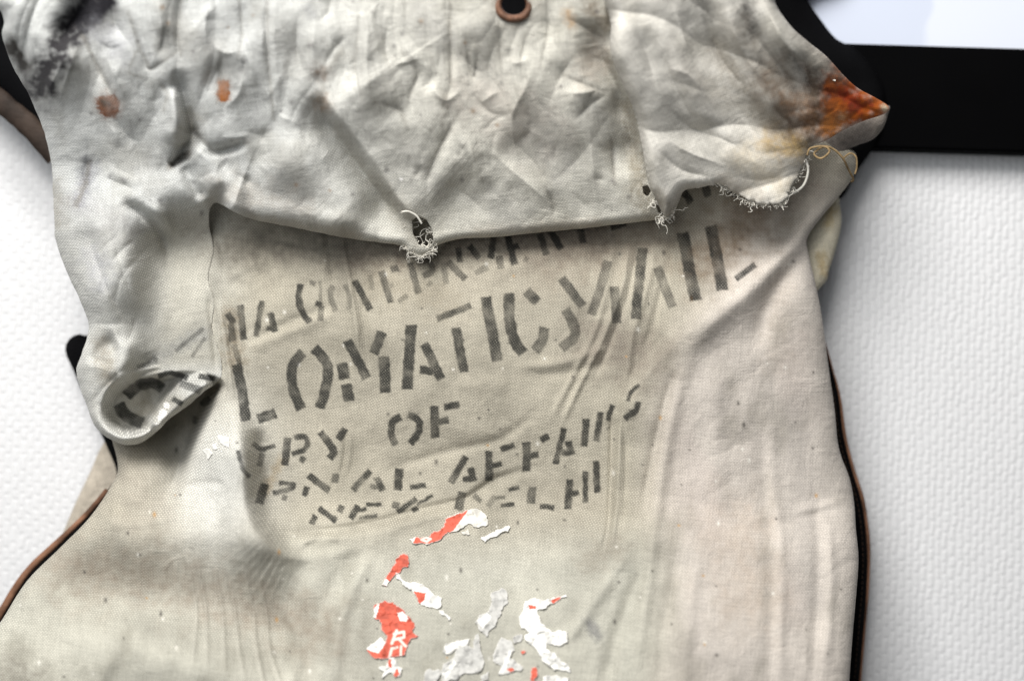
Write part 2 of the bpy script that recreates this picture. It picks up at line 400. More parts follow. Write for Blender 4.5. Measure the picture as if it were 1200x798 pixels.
ribbon('edge_band', [(-40, 82), (0, 119), (22, 137), (40, 154), (66, 184)], 25, 0.903, M_BAND, lb)['label'] = 'dark brown leather band'
P = catmull(right_edge, 8)[14:]; st = []
L_ = np.concatenate([[0], np.cumsum(np.hypot(*np.diff(P, axis=0).T))])
for s0 in np.arange(0, L_[-1] - 5, 6.5):
    xs = np.interp([s0, s0 + 2, s0 + 4], L_, P[:, 0]) - 7; ys = np.interp([s0, s0 + 2, s0 + 4], L_, P[:, 1])
    st.append((at(xs, ys, 0.9055 + 0 * xs), 0.0004, False))
Vt, Ft = tube_geo(st, 5); tag(make_mesh('stitching', Vt, Ft, M_STITCH, lb), kind='stuff')

# ------------------------------------------------------------------ the canvas mail sack
sack = bpy.data.objects.new('mail_sack', None); COL.objects.link(sack)
tag(sack, 'worn grey canvas mail sack with black stencilled lettering and torn paper labels', 'mail sack')

def stain(C, X, Y, pl, w, col, a, seed=0, scale=16, hard=0.0):
    """stains in the cloth and shade painted into its colour: ragged noisy edge"""
    P = np.atleast_2d(np.asarray(pl, float)); R = 3 * w; lo, hi = P.min(0) - R, P.max(0) + R
    m = (X > lo[0]) & (X < hi[0]) & (Y > lo[1]) & (Y < hi[1])
    if not m.any(): return
    x, y = X[m], Y[m]
    if len(P) == 1: d = np.hypot(x - P[0, 0], y - P[0, 1])
    else: d = seg_dist(x, y, P)[0]
    n = fbm(x / scale, y / scale, seed + 40, 4)
    d = d * (1 + 0.0 * d) + n * w * 0.55
    g = np.exp(-(np.maximum(d, 0) / w) ** 2) if not hard else sstep(w * (1 + hard), w * (1 - hard), d)
    g = np.clip(g * a * (0.85 + 0.3 * noise(x / (scale * .4), y / (scale * .4), seed + 3)), 0, 1)[:, None]
    C[m] = C[m] * (1 - g) + np.asarray(col)[None] * g

INK = []   # stencil strokes: (polyline, width, strength)
def k(w, *pl, s=1.0): INK.append((np.array(pl, float), w, s))
# INDIA GOVERNMENT
k(5, (247, 396), (250, 404), s=.4); k(6, (266, 367), (274, 379), s=.9); k(6, (271, 378), (272, 400), s=.75); k(5, (274, 404), (282, 428), s=.6); k(6, (281.4, 358), (285.7, 398), s=.95)
k(5, (307, 353), (300, 394), s=.8); k(6, (317, 367), (322, 389)); k(4, (313, 384), (320, 385))
k(6, (352, 333), (350, 348), (354, 365), (363, 378), s=.9); k(4, (363, 330), (370, 333), s=.6); k(2, (375, 330), (376, 354), s=.45); k(5, (370, 355), (377, 358), s=.8); k(5, (377, 358), (375, 376), s=.8)
k(5, (390, 335), (387, 345), (393, 365), s=.55); k(4, (404, 334), (410, 348), (408, 363), s=.5)
k(6, (415.5, 329), (434, 363)); k(4, (434, 323), (435.5, 340), s=.4)
k(6, (447, 318), (458, 355), s=.75); k(6, (458, 316), (467, 314), s=.75); k(4, (453, 336), (461, 334), s=.4); k(4, (467, 353), (477, 346.5), s=.45)
k(6, (480.6, 308), (490.7, 344), s=.75); k(5, (492, 305), (504, 308), (506, 318), (496, 324), s=.65); k(5, (501, 331), (505, 334), s=.4)
k(5, (520, 307), (523, 333), s=.5); k(6, (525, 307), (545, 327), s=.75); k(5, (537, 290), (539, 307), s=.8)
k(6, (550, 288), (562, 303), s=.9); k(6, (578, 278), (575, 303), s=.9); k(5, (557, 320), (572, 313), s=.5); k(6, (585, 300), (587, 315), s=.7)
k(6.5, (595, 276), (603, 310), s=.95); k(5, (602, 290), (608, 288), s=.8); k(5, (614, 303), (619, 305), s=.5)
k(6, (633, 274), (640, 298), s=.9); k(6, (643, 268), (658, 292), s=.9)
k(6, (680, 262), (683, 285), s=.9); k(6, (672, 264), (692, 259), s=.8); k(6, (716, 267), (733, 261)); k(7, (799, 222), (810, 238)); k(7, (826, 216), (830, 230)); k(5, (850, 218), (862, 230), s=.8)
# DIPLOMATIC MAIL
k(10, (277, 427), (283, 453), (288, 493)); k(10, (302, 491), (323, 484))
k(10, (355, 413), (343, 429), (343, 453), (353, 480)); k(10, (368, 408), (383, 426), (383, 449), (375, 478))
k(11, (401, 426), (404, 444)); k(11, (406, 450), (409, 470)); k(9, (407, 399), (430, 443)); k(10, (448, 389), (438, 414)); k(11, (450, 418), (452, 460))
k(11, (482, 381), (477, 456)); k(9, (497, 403), (517, 444)); k(8, (492, 433), (508, 435))
k(6, (512, 374), (552, 358), s=.75); k(9, (534, 384), (544, 436), s=.9)
k(11, (569, 348), (583, 423), s=.9)
k(11, (597, 344), (597, 373), (603, 399), (613, 414), s=.85); k(10, (617, 341), (630, 354), s=.75); k(10, (638, 384), (635, 399), (627, 411), s=.8)
k(9, (658, 326), (683, 359), s=.75); k(10, (663, 363), (673, 383), (672, 396), (658, 408), s=.7); k(9, (712, 306), (705, 333), (693, 369), s=.65); k(9, (720, 336), (723, 379), s=.75)
k(10, (753, 291), (745, 374), s=.8); k(9, (770, 313), (788, 360), s=.6)
k(12, (800, 273), (815, 352), s=.85); k(12, (833, 265), (847, 340), s=.85); k(5, (862, 327), (885, 310), s=.85)
# ..TRY OF
k(4, (296, 519), (306, 526), (322, 522), s=.85); k(5, (307.5, 531), (304, 546), s=.6); k(3, (279, 528), (284, 548), (293, 559), s=.85)
k(7, (337, 513), (334, 545)); k(4.5, (345, 513), (356, 511), (360.5, 518), (356, 527), (342, 532), s=.85); k(6, (352, 537), (357, 540))
k(7, (375, 506), (386, 520), (391, 529), (386, 537)); k(6, (404.5, 502), (396.5, 515.5))
k(6.5, (470, 488.5), (460, 495), (459, 510), (464, 521)); k(6.5, (478, 486), (490, 492), (491, 505), (481, 520), s=.9)
k(8, (509, 476), (510, 513)); k(6, (521, 477), (538, 474), s=.9); k(6, (511, 495), (526, 492))
# ..RNAL AFFAIRS
k(8.5, (310, 567), (304, 590)); k(4, (327, 566), (343, 567), (340, 573), (320, 577.5), s=.9); k(5, (331, 582), (336, 584))
k(5, (360, 570), (356, 581)); k(6, (361.6, 557), (386, 575)); k(5.5, (394, 555), (392, 565), s=.8)
k(6, (434, 551.6), (413.5, 574), s=.9); k(6, (441.6, 559.5), (448.4, 575), s=.85); k(4, (434, 570), (447, 571), s=.7)
k(8, (468, 549), (466, 574)); k(4, (480, 571), (499, 568.5), s=1.1)
k(6, (546, 535), (528, 566)); k(7, (552, 548), (555, 564)); k(5, (543, 562), (553, 560))
k(7, (573, 529), (573, 563)); k(5, (587, 527), (602.6, 521)); k(5, (575, 546), (588, 543))
k(8, (617, 518), (617, 552)); k(6, (634, 515.6), (643, 511)); k(5, (620, 535), (631, 532.5))
k(5, (661, 502), (651, 543)); k(6, (666, 517), (670, 532.5)); k(5, (658, 530), (669, 531))
k(7, (687, 491), (684.5, 523)); k(5.5, (704, 483), (698.5, 517)); k(4, (718, 475), (712, 493)); k(3.5, (712, 501), (714, 503), s=.5)
k(3, (749, 451), (739, 460), (736, 470)); k(5, (748, 470.5), (745, 481), (732, 490))
# NEW DELHI
k(5, (369.5, 604), (365, 613.6)); k(5, (374, 595.6), (394, 610)); k(5, (401, 592), (398, 600))
k(5, (419, 592), (411, 608)); k(3, (430, 591.5), (447, 590.6)); k(3, (416, 599), (430, 596)); k(2.5, (421, 607), (442, 603.5))
k(6, (460, 591), (468, 593)); k(4, (488, 584), (466, 600)); k(6, (484.5, 594), (488, 599)); k(2, (507, 580), (489, 591))
k(8, (542, 576.5), (537, 597), s=.85); k(4, (555, 580), (564, 587), s=.6)
k(5, (581, 581), (572, 593), s=.5); k(3, (596, 574), (608, 571)); k(2.5, (580, 584), (592, 582), s=.7); k(3, (587, 592), (603, 591))
k(8, (624, 570), (622, 590), s=.85); k(4, (633, 593), (649, 594.5))
k(6.5, (668, 562), (665, 596)); k(5, (667, 579), (678, 576.5)); k(4.5, (686, 552), (686, 589), s=1.1); k(6, (698.5, 540), (700, 576.5))
N_FRONT = len(INK)
# the D and I on the rolled edge
k(11, (148, 464), (163, 452), (180, 449), (191, 456), s=1.1); k(12, (139, 473), (148, 487), (167, 496), s=1.1); k(4, (185, 441), (200, 437), (220, 443)); k(4, (233, 441), (252, 444))
k(7, (211, 449), (236, 458), s=.8); k(4.5, (202, 467), (214, 474), s=.9)
k(3, (160, 430), (185, 424), s=.4); k(3, (205, 412), (238, 385), s=.6); k(2.5, (225, 418), (240, 396), s=.5); k(5, (180, 421), (184, 423), s=.7)
k(5, (246, 466), (236, 474), s=.7); k(4, (229, 488), (228, 496), s=.7)
def ink_field(X, Y, strokes):
    I = np.zeros_like(X)
    wx = X + 1.0 * noise(X / 7, Y / 7, 21) + .5 * noise(X / 2.4, Y / 2.4, 23); wy = Y + 1.0 * noise(X / 7, Y / 7, 22) + .5 * noise(X / 2.4, Y / 2.4, 24)
    for pl, w, s in strokes:
        lo, hi = pl.min(0) - w - 4, pl.max(0) + w + 4
        m = (X > lo[0]) & (X < hi[0]) & (Y > lo[1]) & (Y < hi[1])
        if not m.any(): continue
        P = catmull(pl, 5) if len(pl) > 2 else pl
        a, b = P[0], P[-1]
        d = seg_dist(wx[m], wy[m], P)[0]
        g = sstep(w / 2 + 2.3, w / 2 - 0.2, d)
        # square ends
        for e, f in ((P[0], P[1]), (P[-1], P[-2])):
            t = (f - e) / (np.hypot(*(f - e)) + 1e-9); along = (wx[m] - e[0]) * t[0] + (wy[m] - e[1]) * t[1]
            near = np.hypot(wx[m] - e[0], wy[m] - e[1]) < w * .9
            g = np.where(near, g * sstep(-1.2, .6, along), g)
        I[m] = np.maximum(I[m], g * min(1, s * 1.03))
    return np.clip(I * (.97 + .35 * fbm(X / 18, Y / 18, 27, 3)), 0, 1)

BASE = np.array([0.405, 0.372, 0.30])
def mottle(X, Y, C, amt=0.12, seed=0):
    n = fbm(X / 120, Y / 120, seed, 5); n2 = fbm(X / 30, Y / 30, seed + 9, 4)
    g = sstep(.05, .9, fbm(X / 55, Y / 75, seed + 17, 5))[:, None]      # ground-in grime patches
    C = C * (1 - .34 * g) + np.array([.20, .185, .145]) * .34 * g
    return C * (0.93 + 1.3 * amt * n + amt * .9 * n2)[:, None]

# ---- body sheet: the sack's front with the stencilled text
body_out = [(150, 150), (300, 150), (600, 150), (900, 150), (990, 172), (1004, 188), (1000, 207), (984, 229), (964, 253), (946, 279), (948, 300), (955, 330), (963, 370), (971, 430), (978, 480), (983, 525), (996, 562), (1001, 590), (1003, 620), (1006, 655), (1003, 700), (999, 745), (995, 800), (992, 850),
            (700, 860), (300, 860), (-40, 850), (-40, 790), (-18, 755), (3, 725), (32, 680), (72, 640), (106, 605), (132, 566), (138, 545), (128, 505), (110, 450), (120, 350), (140, 200)]
po = catmull(body_out, 6, True)
X, Y, q, be, dr, _ = grid_poly(po, 1.35)
def body_height(X, Y):
    """millimetres towards the viewer from the plane 0.862 m away"""
    f = Field(X, Y)
    # hollow under the rolled top, belly pushing forward below the lettering
    f.h += -14 * np.exp(-((Y - 255) / 60) ** 2) + 52 * sstep(520, 860, Y + 0.02 * (X - 500)) + 9 * sstep(575, 640, Y + 10 * np.sin(X / 80))
    f.h += -12 * sstep(800, 1010, X) * (0.5 + 0.5 * sstep(200, 420, Y)) - 16 * sstep(180, -20, X) * sstep(500, 650, Y)
    f.h += 6 * np.sin((X - 300) / 210) * np.exp(-((Y - 420) / 160) ** 2)
    f.blob(560, 470, 190, 90, 7); f.blob(850, 620, 130, 200, 9)
    # right-hand flare that sweeps up to the torn corner
    f.step([(720, 660), (722, 560), (726, 500), (748, 440), (800, 385), (870, 330), (940, 270), (1010, 200)], 10, 6, 120)
    f.ridge([(1000, 215), (955, 265), (890, 330), (825, 385), (790, 430)], 14, 7, 22)
    f.ridge([(985, 250), (950, 285), (905, 345), (880, 420)], 14, -6)
    # long soft folds on the right side
    for pl, w, a in [([(812, 400), (792, 470), (778, 540), (764, 640), (744, 800)], 9, 3.0), ([(790, 430), (768, 520), (752, 600)], 6, -2.2),
                     ([(905, 470), (906, 560), (916, 650), (912, 830)], 7, 1.4), ([(893, 500), (895, 580), (904, 660), (899, 830)], 9, -1.2),
                     ([(970, 590), (974, 680), (966, 800)], 6, 1.8), ([(955, 560), (958, 680), (950, 820)], 6, -1.4),
                     ([(845, 420), (838, 520), (846, 620)], 14, 2.2), ([(760, 650), (725, 740), (705, 820)], 10, -3.5), ([(740, 640), (700, 700), (660, 760)], 8, 2.4),
                     ([(800, 640), (780, 720), (770, 830)], 8, -1.6), ([(820, 640), (806, 740), (800, 850)], 9, 1.6),
                     ([(930, 600), (975, 590), (990, 580)], 5, 1.2), ([(870, 620), (930, 610), (975, 596)], 6, -1.2)]:
        f.ridge(pl, w, a)
    # seam and vertical creases beside the lettering
    f.ridge([(742, 262), (735, 300), (728, 340), (705, 400), (680, 450), (655, 505)], 3.6, 2.1); f.ridge([(752, 268), (744, 310), (735, 350), (712, 410), (690, 455)], 3.6, -1.6)
    f.ridge([(722, 262), (716, 310), (700, 380), (672, 440), (640, 500)], 4, 1.4); f.ridge([(770, 270), (760, 330), (742, 390), (733, 450), (726, 520)], 5, 1.9)
    f.ridge([(785, 300), (765, 380), (750, 420)], 5, -1.8)
    f.ridge([(727, 470), (725, 540), (722, 600), (716, 650)], 3.2, 2.4); f.ridge([(717, 470), (716, 550), (712, 620), (700, 655)], 3, -1.7); f.ridge([(733, 500), (733, 560), (730, 620)], 3, -1.4)
    f.ridge([(398, 268), (404, 300), (411, 340), (417, 380), (419, 420)], 4.2, 2.6); f.ridge([(385, 262), (387, 300), (394, 340)], 6, -2.6); f.ridge([(424, 340), (429, 400), (432, 440)], 4, -1.1)
    f.ridge([(282, 412), (320, 396), (360, 380), (402, 364)], 5, 1.6, 9); f.ridge([(290, 402), (340, 378), (400, 354)], 7, -1.6)
    f.ridge([(255, 350), (262, 390), (268, 430), (274, 480)], 4, 2.6); f.ridge([(246, 340), (250, 390), (256, 440)], 5, -3); f.ridge([(277, 360), (281, 410), (290, 460)], 5, -2.2)
    f.ridge([(262, 330), (290, 312), (320, 305)], 6, 1.6); f.ridge([(255, 260), (262, 300), (266, 330)], 6, -2); f.ridge([(560, 330), (640, 300), (720, 285)], 9, 1.6); f.ridge([(600, 430), (660, 424), (720, 405)], 6, 1.5); f.ridge([(610, 440), (670, 436), (730, 420)], 6, -1.2)
    f.ridge([(405, 505), (404, 530), (399, 560)], 2.5, -1.1); f.ridge([(410, 500), (410, 530), (405, 560)], 3, .8)
    f.ridge([(535, 448), (560, 452), (600, 450)], 10, 1.5); f.ridge([(500, 470), (530, 500), (610, 510)], 14, 1.6); f.ridge([(440, 555), (520, 530), (590, 512), (640, 470)], 6, -1.3)
    # crease below the last lines of text
    f.ridge([(320, 622), (380, 622), (440, 612), (500, 596), (545, 585), (585, 560), (640, 545)], 5, -3.2, 8); f.ridge([(330, 634), (400, 630), (450, 620), (505, 604), (560, 590)], 8, 3.0)
    f.ridge([(350, 640), (372, 628), (400, 632)], 4, 1.8); f.ridge([(300, 640), (360, 655), (420, 640), (480, 620)], 8, 1.5)
    f.ridge([(420, 640), (395, 680), (375, 720), (372, 760)], 12, -3); f.ridge([(440, 640), (412, 690), (396, 740), (392, 800)], 9, 3.0)
    # big fold on the left: crest, then the broad valley under it
    f.ridge([(258, 460), (274, 500), (282, 545), (284, 588), (296, 622), (324, 648), (360, 664)], 19, 32, 42, taper=.34)
    f.ridge([(300, 500), (312, 550), (326, 590)], 12, -6)
    f.ridge([(120, 640), (190, 622), (260, 620)], 44, 9, 48)
    f.ridge([(30, 682), (110, 692), (180, 704), (260, 724), (330, 748), (400, 768)], 48, -17, 40, taper=.25)
    f.ridge([(60, 760), (160, 766), (260, 790), (350, 815)], 40, 8)
    f.ridge([(200, 575), (240, 566), (270, 570)], 6, -2); f.ridge([(120, 615), (180, 612), (225, 598)], 5, 1.2)
    for x0, x1, b in [(214, 232, 0), (226, 250, 4), (246, 272, 10), (262, 296, 16), (284, 320, 24), (300, 344, 30)]:
        f.ridge([(x0, 635 + b), (x0 + 12, 690 + b), (x0 + 16, 730 + b), (x1 - 8, 790 + b)], 3.2, 1.5, 2.2)
    f.ridge([(330, 700), (350, 760), (330, 830)], 8, 2.5); f.ridge([(150, 720), (130, 770), (100, 830)], 10, 2)
    # deep pocket under the rolled lip
    f.region([(258, 448), (247, 476), (236, 504), (226, 532), (212, 572), (190, 600), (150, 610), (90, 560), (110, 470), (200, 440)], 13, lambda x, y: -43 * (1 - sstep(60, 150, (250 - x) * .69 + (y - 455) * .72)))
    f.ridge([(200, 540), (170, 565), (150, 600)], 16, 5)
    # crumple
    w1 = fbm(X / 140, Y / 140, 31, 3) * 30
    f.h += 1.0 * sstep(0, .5, noise(X / 130, Y / 130, 34)) * folds((X * .96 + Y * .2 + w1) / 75, .9) + .6 * sstep(0, .5, noise(X / 90, Y / 90, 36)) * folds((X * .5 + Y * .85 + w1) / 48, .9) + 1.6 * fbm(X / 110, Y / 110, 37, 2) + 0.12 * fbm(X / 9, Y / 9, 39, 2)
    return f.h
H = body_height(X, Y)
H -= 13 * (1 - np.sqrt(np.clip(1 - (1 - np.clip(dr / 26, 0, 1)) ** 2, 0, 1)))
DB = 0.862 - H / 1000
C = np.tile(BASE, (X.size, 1))
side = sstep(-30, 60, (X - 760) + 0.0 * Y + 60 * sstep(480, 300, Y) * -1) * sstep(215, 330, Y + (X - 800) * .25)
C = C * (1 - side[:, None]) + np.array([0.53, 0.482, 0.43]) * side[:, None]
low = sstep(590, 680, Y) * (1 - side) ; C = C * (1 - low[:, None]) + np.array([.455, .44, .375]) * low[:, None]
leftw = np.exp(-((X - 255) / 62) ** 2 - ((Y - 560) / 100) ** 2); C = C * (1 - leftw[:, None]) + np.array([0.62, 0.61, 0.565]) * leftw[:, None]  # light on the left fold painted into the dye
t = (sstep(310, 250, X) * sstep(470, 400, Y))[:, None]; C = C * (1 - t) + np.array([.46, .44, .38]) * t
C = mottle(X, Y, C, .11, 2)
pink = sstep(.1, .6, fbm(X / 150, Y / 210, 55, 3)) * side; C = C * (1 - .35 * pink[:, None]) + np.array([0.47, 0.405, 0.365]) * .35 * pink[:, None]
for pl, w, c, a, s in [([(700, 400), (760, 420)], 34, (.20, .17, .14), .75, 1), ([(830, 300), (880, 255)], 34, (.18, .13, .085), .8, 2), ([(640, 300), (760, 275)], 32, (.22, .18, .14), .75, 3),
                       ([(560, 330), (640, 330)], 26, (.28, .25, .20), .5, 4), ([(270, 290), (390, 290)], 34, (.15, .135, .11), .85, 5), ([(420, 300), (700, 275)], 22, (.15, .125, .10), .85, 6), ([(440, 330), (520, 350)], 22, (.26, .22, .16), .4, 7),  # below the hem: grime plus painted shade of the hollow
                       ([(80, 670), (180, 672), (270, 700), (370, 735)], 36, (.24, .19, .145), .6, 8), ([(140, 540), (170, 600)], 40, (.30, .265, .22), .4, 9), ([(690, 730), (700, 745)], 7, (.12, .12, .13), .7, 10),  # brown band along the left valley is shade painted into the dye
                       ([(720, 640), (690, 660)], 16, (.26, .225, .18), .5, 11), ([(860, 620), (880, 700)], 40, (.42, .34, .27), .5, 12), ([(440, 740), (430, 780)], 30, (.26, .24, .20), .4, 13), ([(0, 790), (30, 800)], 26, (.18, .16, .13), .6, 14),
                       ([(980, 260), (960, 330)], 14, (.30, .27, .25), .5, 15), ([(270, 370), (275, 420)], 14, (.20, .15, .09), .6, 16), ([(640, 570), (700, 590)], 26, (.25, .225, .18), .45, 17), ([(330, 540), (310, 575)], 6, (.30, .22, .12), .5, 18),
                       ([(910, 420), (915, 330)], 20, (.33, .285, .24), .5, 19), ([(930, 480), (950, 700)], 20, (.37, .34, .31), .5, 20), ([(900, 230), (950, 215)], 24, (.30, .25, .215), .5, 23)]:
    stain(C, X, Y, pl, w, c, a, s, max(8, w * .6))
# flecks and small scuffs
for i in range(150):
    x, y = rng.uniform(20, 990), rng.uniform(290, 795); r = rng.uniform(.9, 2.0)
    m = (np.abs(X - x) < 6) & (np.abs(Y - y) < 6); g = np.exp(-(((X[m] - x) ** 2 + ((Y[m] - y) * rng.uniform(.5, 1.4)) ** 2) / r ** 2))[:, None] * .85
    c = (0.06, 0.055, 0.05) if rng.random() < .5 else ((.72, .69, .62) if rng.random() < .7 else (.45, .25, .08))
    C[m] = C[m] * (1 - g) + np.array(c) * g
ink = ink_field(X, Y, INK[:N_FRONT] + INK[-2:])
PITCH = 1.8
def weave_uv(X, Y, H, rot=0.0):
    u = X + 0.12 * H; v = Y - 0.25 * H + 8 * np.sin(X / 190)
    c, s = math.cos(rot), math.sin(rot)
    return np.stack([(u * c - v * s) / PITCH, (u * s + v * c) / PITCH], -1)
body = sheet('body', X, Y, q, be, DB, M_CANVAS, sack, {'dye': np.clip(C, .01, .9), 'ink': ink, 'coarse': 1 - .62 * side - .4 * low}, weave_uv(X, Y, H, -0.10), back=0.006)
body['label'] = 'canvas front with black stencilled letters'

# ---- rolled-over top with the left roll
roll_out = [(-40, -40), (300, -40), (722, -40), (770, -40), (800, 80), (806, 190), (796, 236), (782, 256), (765, 258), (735, 262), (690, 267), (640, 272), (580, 278), (540, 280), (512, 288), (504, 298), (492, 301), (478, 296), (470, 288), (440, 284), (400, 278), (360, 270), (330, 264), (300, 258), (275, 249), (252, 238), (245, 258), (250, 292), (244, 326), (251, 356), (248, 384), (257, 412), (260, 436), (254, 448), (240, 458), (222, 474), (200, 490), (182, 507), (164, 519), (146, 521), (128, 514), (112, 500), (102, 476), (90, 440), (92, 424), (100, 402), (104, 380), (94, 352), (80, 322), (66, 285), (64, 262), (62, 225), (60, 190), (50, 150), (34, 112), (16, 80), (3, 44), (2, 15)]
po = catmull(roll_out, 6, True)
po = po + (0.8 * np.stack([noise(po[:, 0] / 9, po[:, 1] / 9, 71), noise(po[:, 0] / 9, po[:, 1] / 9, 72)], -1))
th = np.linspace(0, 2 * math.pi, 40, endpoint=False)
EYE = (602, 6)
hole_eye = np.stack([EYE[0] + 17 * np.cos(th), EYE[1] + 13.5 * np.sin(th)], -1)
hole_tear = np.array([(483, 258), (490, 254), (500, 258), (507, 270), (508, 284), (500, 291), (490, 286), (484, 274)], float)
hole_small = np.array([(753, 219), (759, 217), (763, 224), (759, 231), (754, 227)], float)
hole_s2 = np.array([(769, 240), (778, 236), (784, 244), (778, 252), (771, 249)], float)
X, Y, q, be, dr, dro = grid_poly(po, 1.35, (hole_eye, hole_tear, hole_small, hole_s2))
def roll_height(X, Y):
    """millimetres towards the viewer from the plane 0.862 m away"""
    f = Field(X, Y)
    top = 13 + 60 * sstep(270, -60, Y) + 10 * np.sin(np.clip(Y, 0, 270) / 270 * math.pi)
    roll = 34 + 6 * sstep(330, 200, Y) - 10 * sstep(400, 520, Y)
    wl = np.maximum(sstep(270, 170, Y), sstep(262, 300, X))
    f.h += roll * (1 - wl) + top * wl
    # the left roll rounds away to the wall and sinks into the front sheet on its right
    lx = np.interp(Y, [0, 60, 190, 270, 330, 380, 430, 500], [-10, 10, 58, 64, 82, 104, 90, 110])
    f.h -= 34 * np.exp(-((X - lx) / 42)) * sstep(0, 120, Y) * (1 - .3 * sstep(380, 480, Y))
    right = sstep(112, 208, X) * sstep(285, 250, X) * sstep(205, 300, Y)
    f.h -= right * 36
    # crest of the roll and its folds
    f.blob(138, 330, 46, 60, 15, .3); f.ridge([(90, 260), (120, 310), (150, 370), (160, 400)], 16, -5)
    f.ridge([(140, 236), (166, 250), (186, 272), (198, 300), (195, 322)], 7, -9, 5); f.ridge([(170, 236), (196, 262), (212, 300), (208, 340)], 9, 7)
    f.ridge([(205, 250), (215, 300), (205, 360), (180, 400)], 10, 7); f.ridge([(140, 446), (160, 432), (190, 420), (222, 402), (250, 384)], 7, -7, 5)
    f.ridge([(140, 400), (120, 410), (112, 430)], 12, -7); f.ridge([(152, 395), (146, 425), (138, 450)], 12, 5, 14)
    for a in range(5): f.ridge([(150 + 8 * a, 428 - 5 * a), (195 + 8 * a, 402 - 10 * a), (228 + 5 * a, 362 - 14 * a)], 3.5, 1.0 if a % 2 else -1.2)
    # hollow of the curled end, seen from inside, and its lip
    f.region([(121, 480), (128, 458), (148, 443), (180, 434), (212, 440), (206, 456), (190, 478), (172, 503), (150, 508), (130, 499)], 11, -25); f.ridge([(106, 470), (118, 499), (142, 514), (170, 508), (192, 488)], 7, 7)
    f.ridge([(180, 506), (202, 482), (224, 462), (250, 448)], 14, 27, 12, taper=.12)
    # fold lines on the top
    f.step([(368, 96), (384, 128), (408, 158), (436, 196), (466, 240), (500, 272)][::-1], 7, 9, 90)
    f.ridge([(362, 112), (388, 150), (420, 196), (452, 240), (476, 272)], 7, -15, 26)
    f.ridge([(300, 180), (350, 205), (400, 240), (430, 268)], 40, 13)
    f.ridge([(280, 240), (340, 250), (400, 262), (450, 272)], 14, 6)
    f.step([(722, -20), (712, 30), (712, 60), (734, 100), (746, 140), (754, 190), (760, 225)][::-1], 8, -5, 60)
    f.ridge([(700, 20), (702, 60), (722, 105), (736, 150), (746, 210)], 9, -14, 22)
    f.ridge([(207, 80), (217, 120), (224, 158), (202, 194)], 10, -13, 8); f.ridge([(198, 100), (206, 140), (200, 170)], 10, 8); f.ridge([(222, 148), (250, 178), (292, 166)], 7, -7, 6); f.ridge([(198, 196), (212, 186), (222, 180)], 5, -9)
    f.ridge([(228, 165), (246, 200), (262, 228)], 14, 6); f.ridge([(215, 190), (225, 215), (240, 235)], 8, -6)
    f.ridge([(313, -20), (312, 30), (314, 70), (321, 140)], 6.8, -4.25, taper=.45, cusp=True); f.ridge([(322, -10), (322, 60), (330, 130)], 13.6, 3.25, taper=.45, cusp=True)
    f.ridge([(150, 15), (165, 60), (176, 82), (206, 62)], 6.8, -3.75, taper=.45, cusp=True); f.ridge([(212, -20), (208, 40), (210, 62), (220, 80)], 8.5, -4.25, taper=.45, cusp=True); f.ridge([(96, 38), (112, 74), (130, 108), (145, 130)], 7.6499999999999995, -5.0, taper=.45, cusp=True); f.ridge([(96, 38), (82, 80), (66, 130)], 11.9, 5.0, taper=.45, cusp=True); f.ridge([(120, 60), (140, 100), (150, 130)], 8.5, 3.75, taper=.45, cusp=True)
    f.ridge([(128, 126), (150, 160), (175, 170)], 10.2, -3.75, taper=.45, cusp=True); f.ridge([(105, 160), (100, 200), (92, 240)], 10.2, -5.0, taper=.45, cusp=True); f.ridge([(150, 130), (165, 190), (172, 230)], 8.5, -3.75, taper=.45, cusp=True); f.ridge([(186, 90), (196, 110), (192, 130)], 6.8, -3.125, taper=.45, cusp=True)
    f.ridge([(60, 60), (90, 20), (104, -10)], 23.8, -15.0, taper=.45, cusp=True); f.ridge([(95, 40), (70, 80), (48, 125)], 13.6, 7.5, taper=.45, cusp=True)
    f.ridge([(262, 60), (258, 90), (262, 120)], 6.8, -3.25, taper=.45, cusp=True); f.ridge([(240, 40), (262, 62), (290, 58)], 8.5, 2.5, taper=.45, cusp=True)
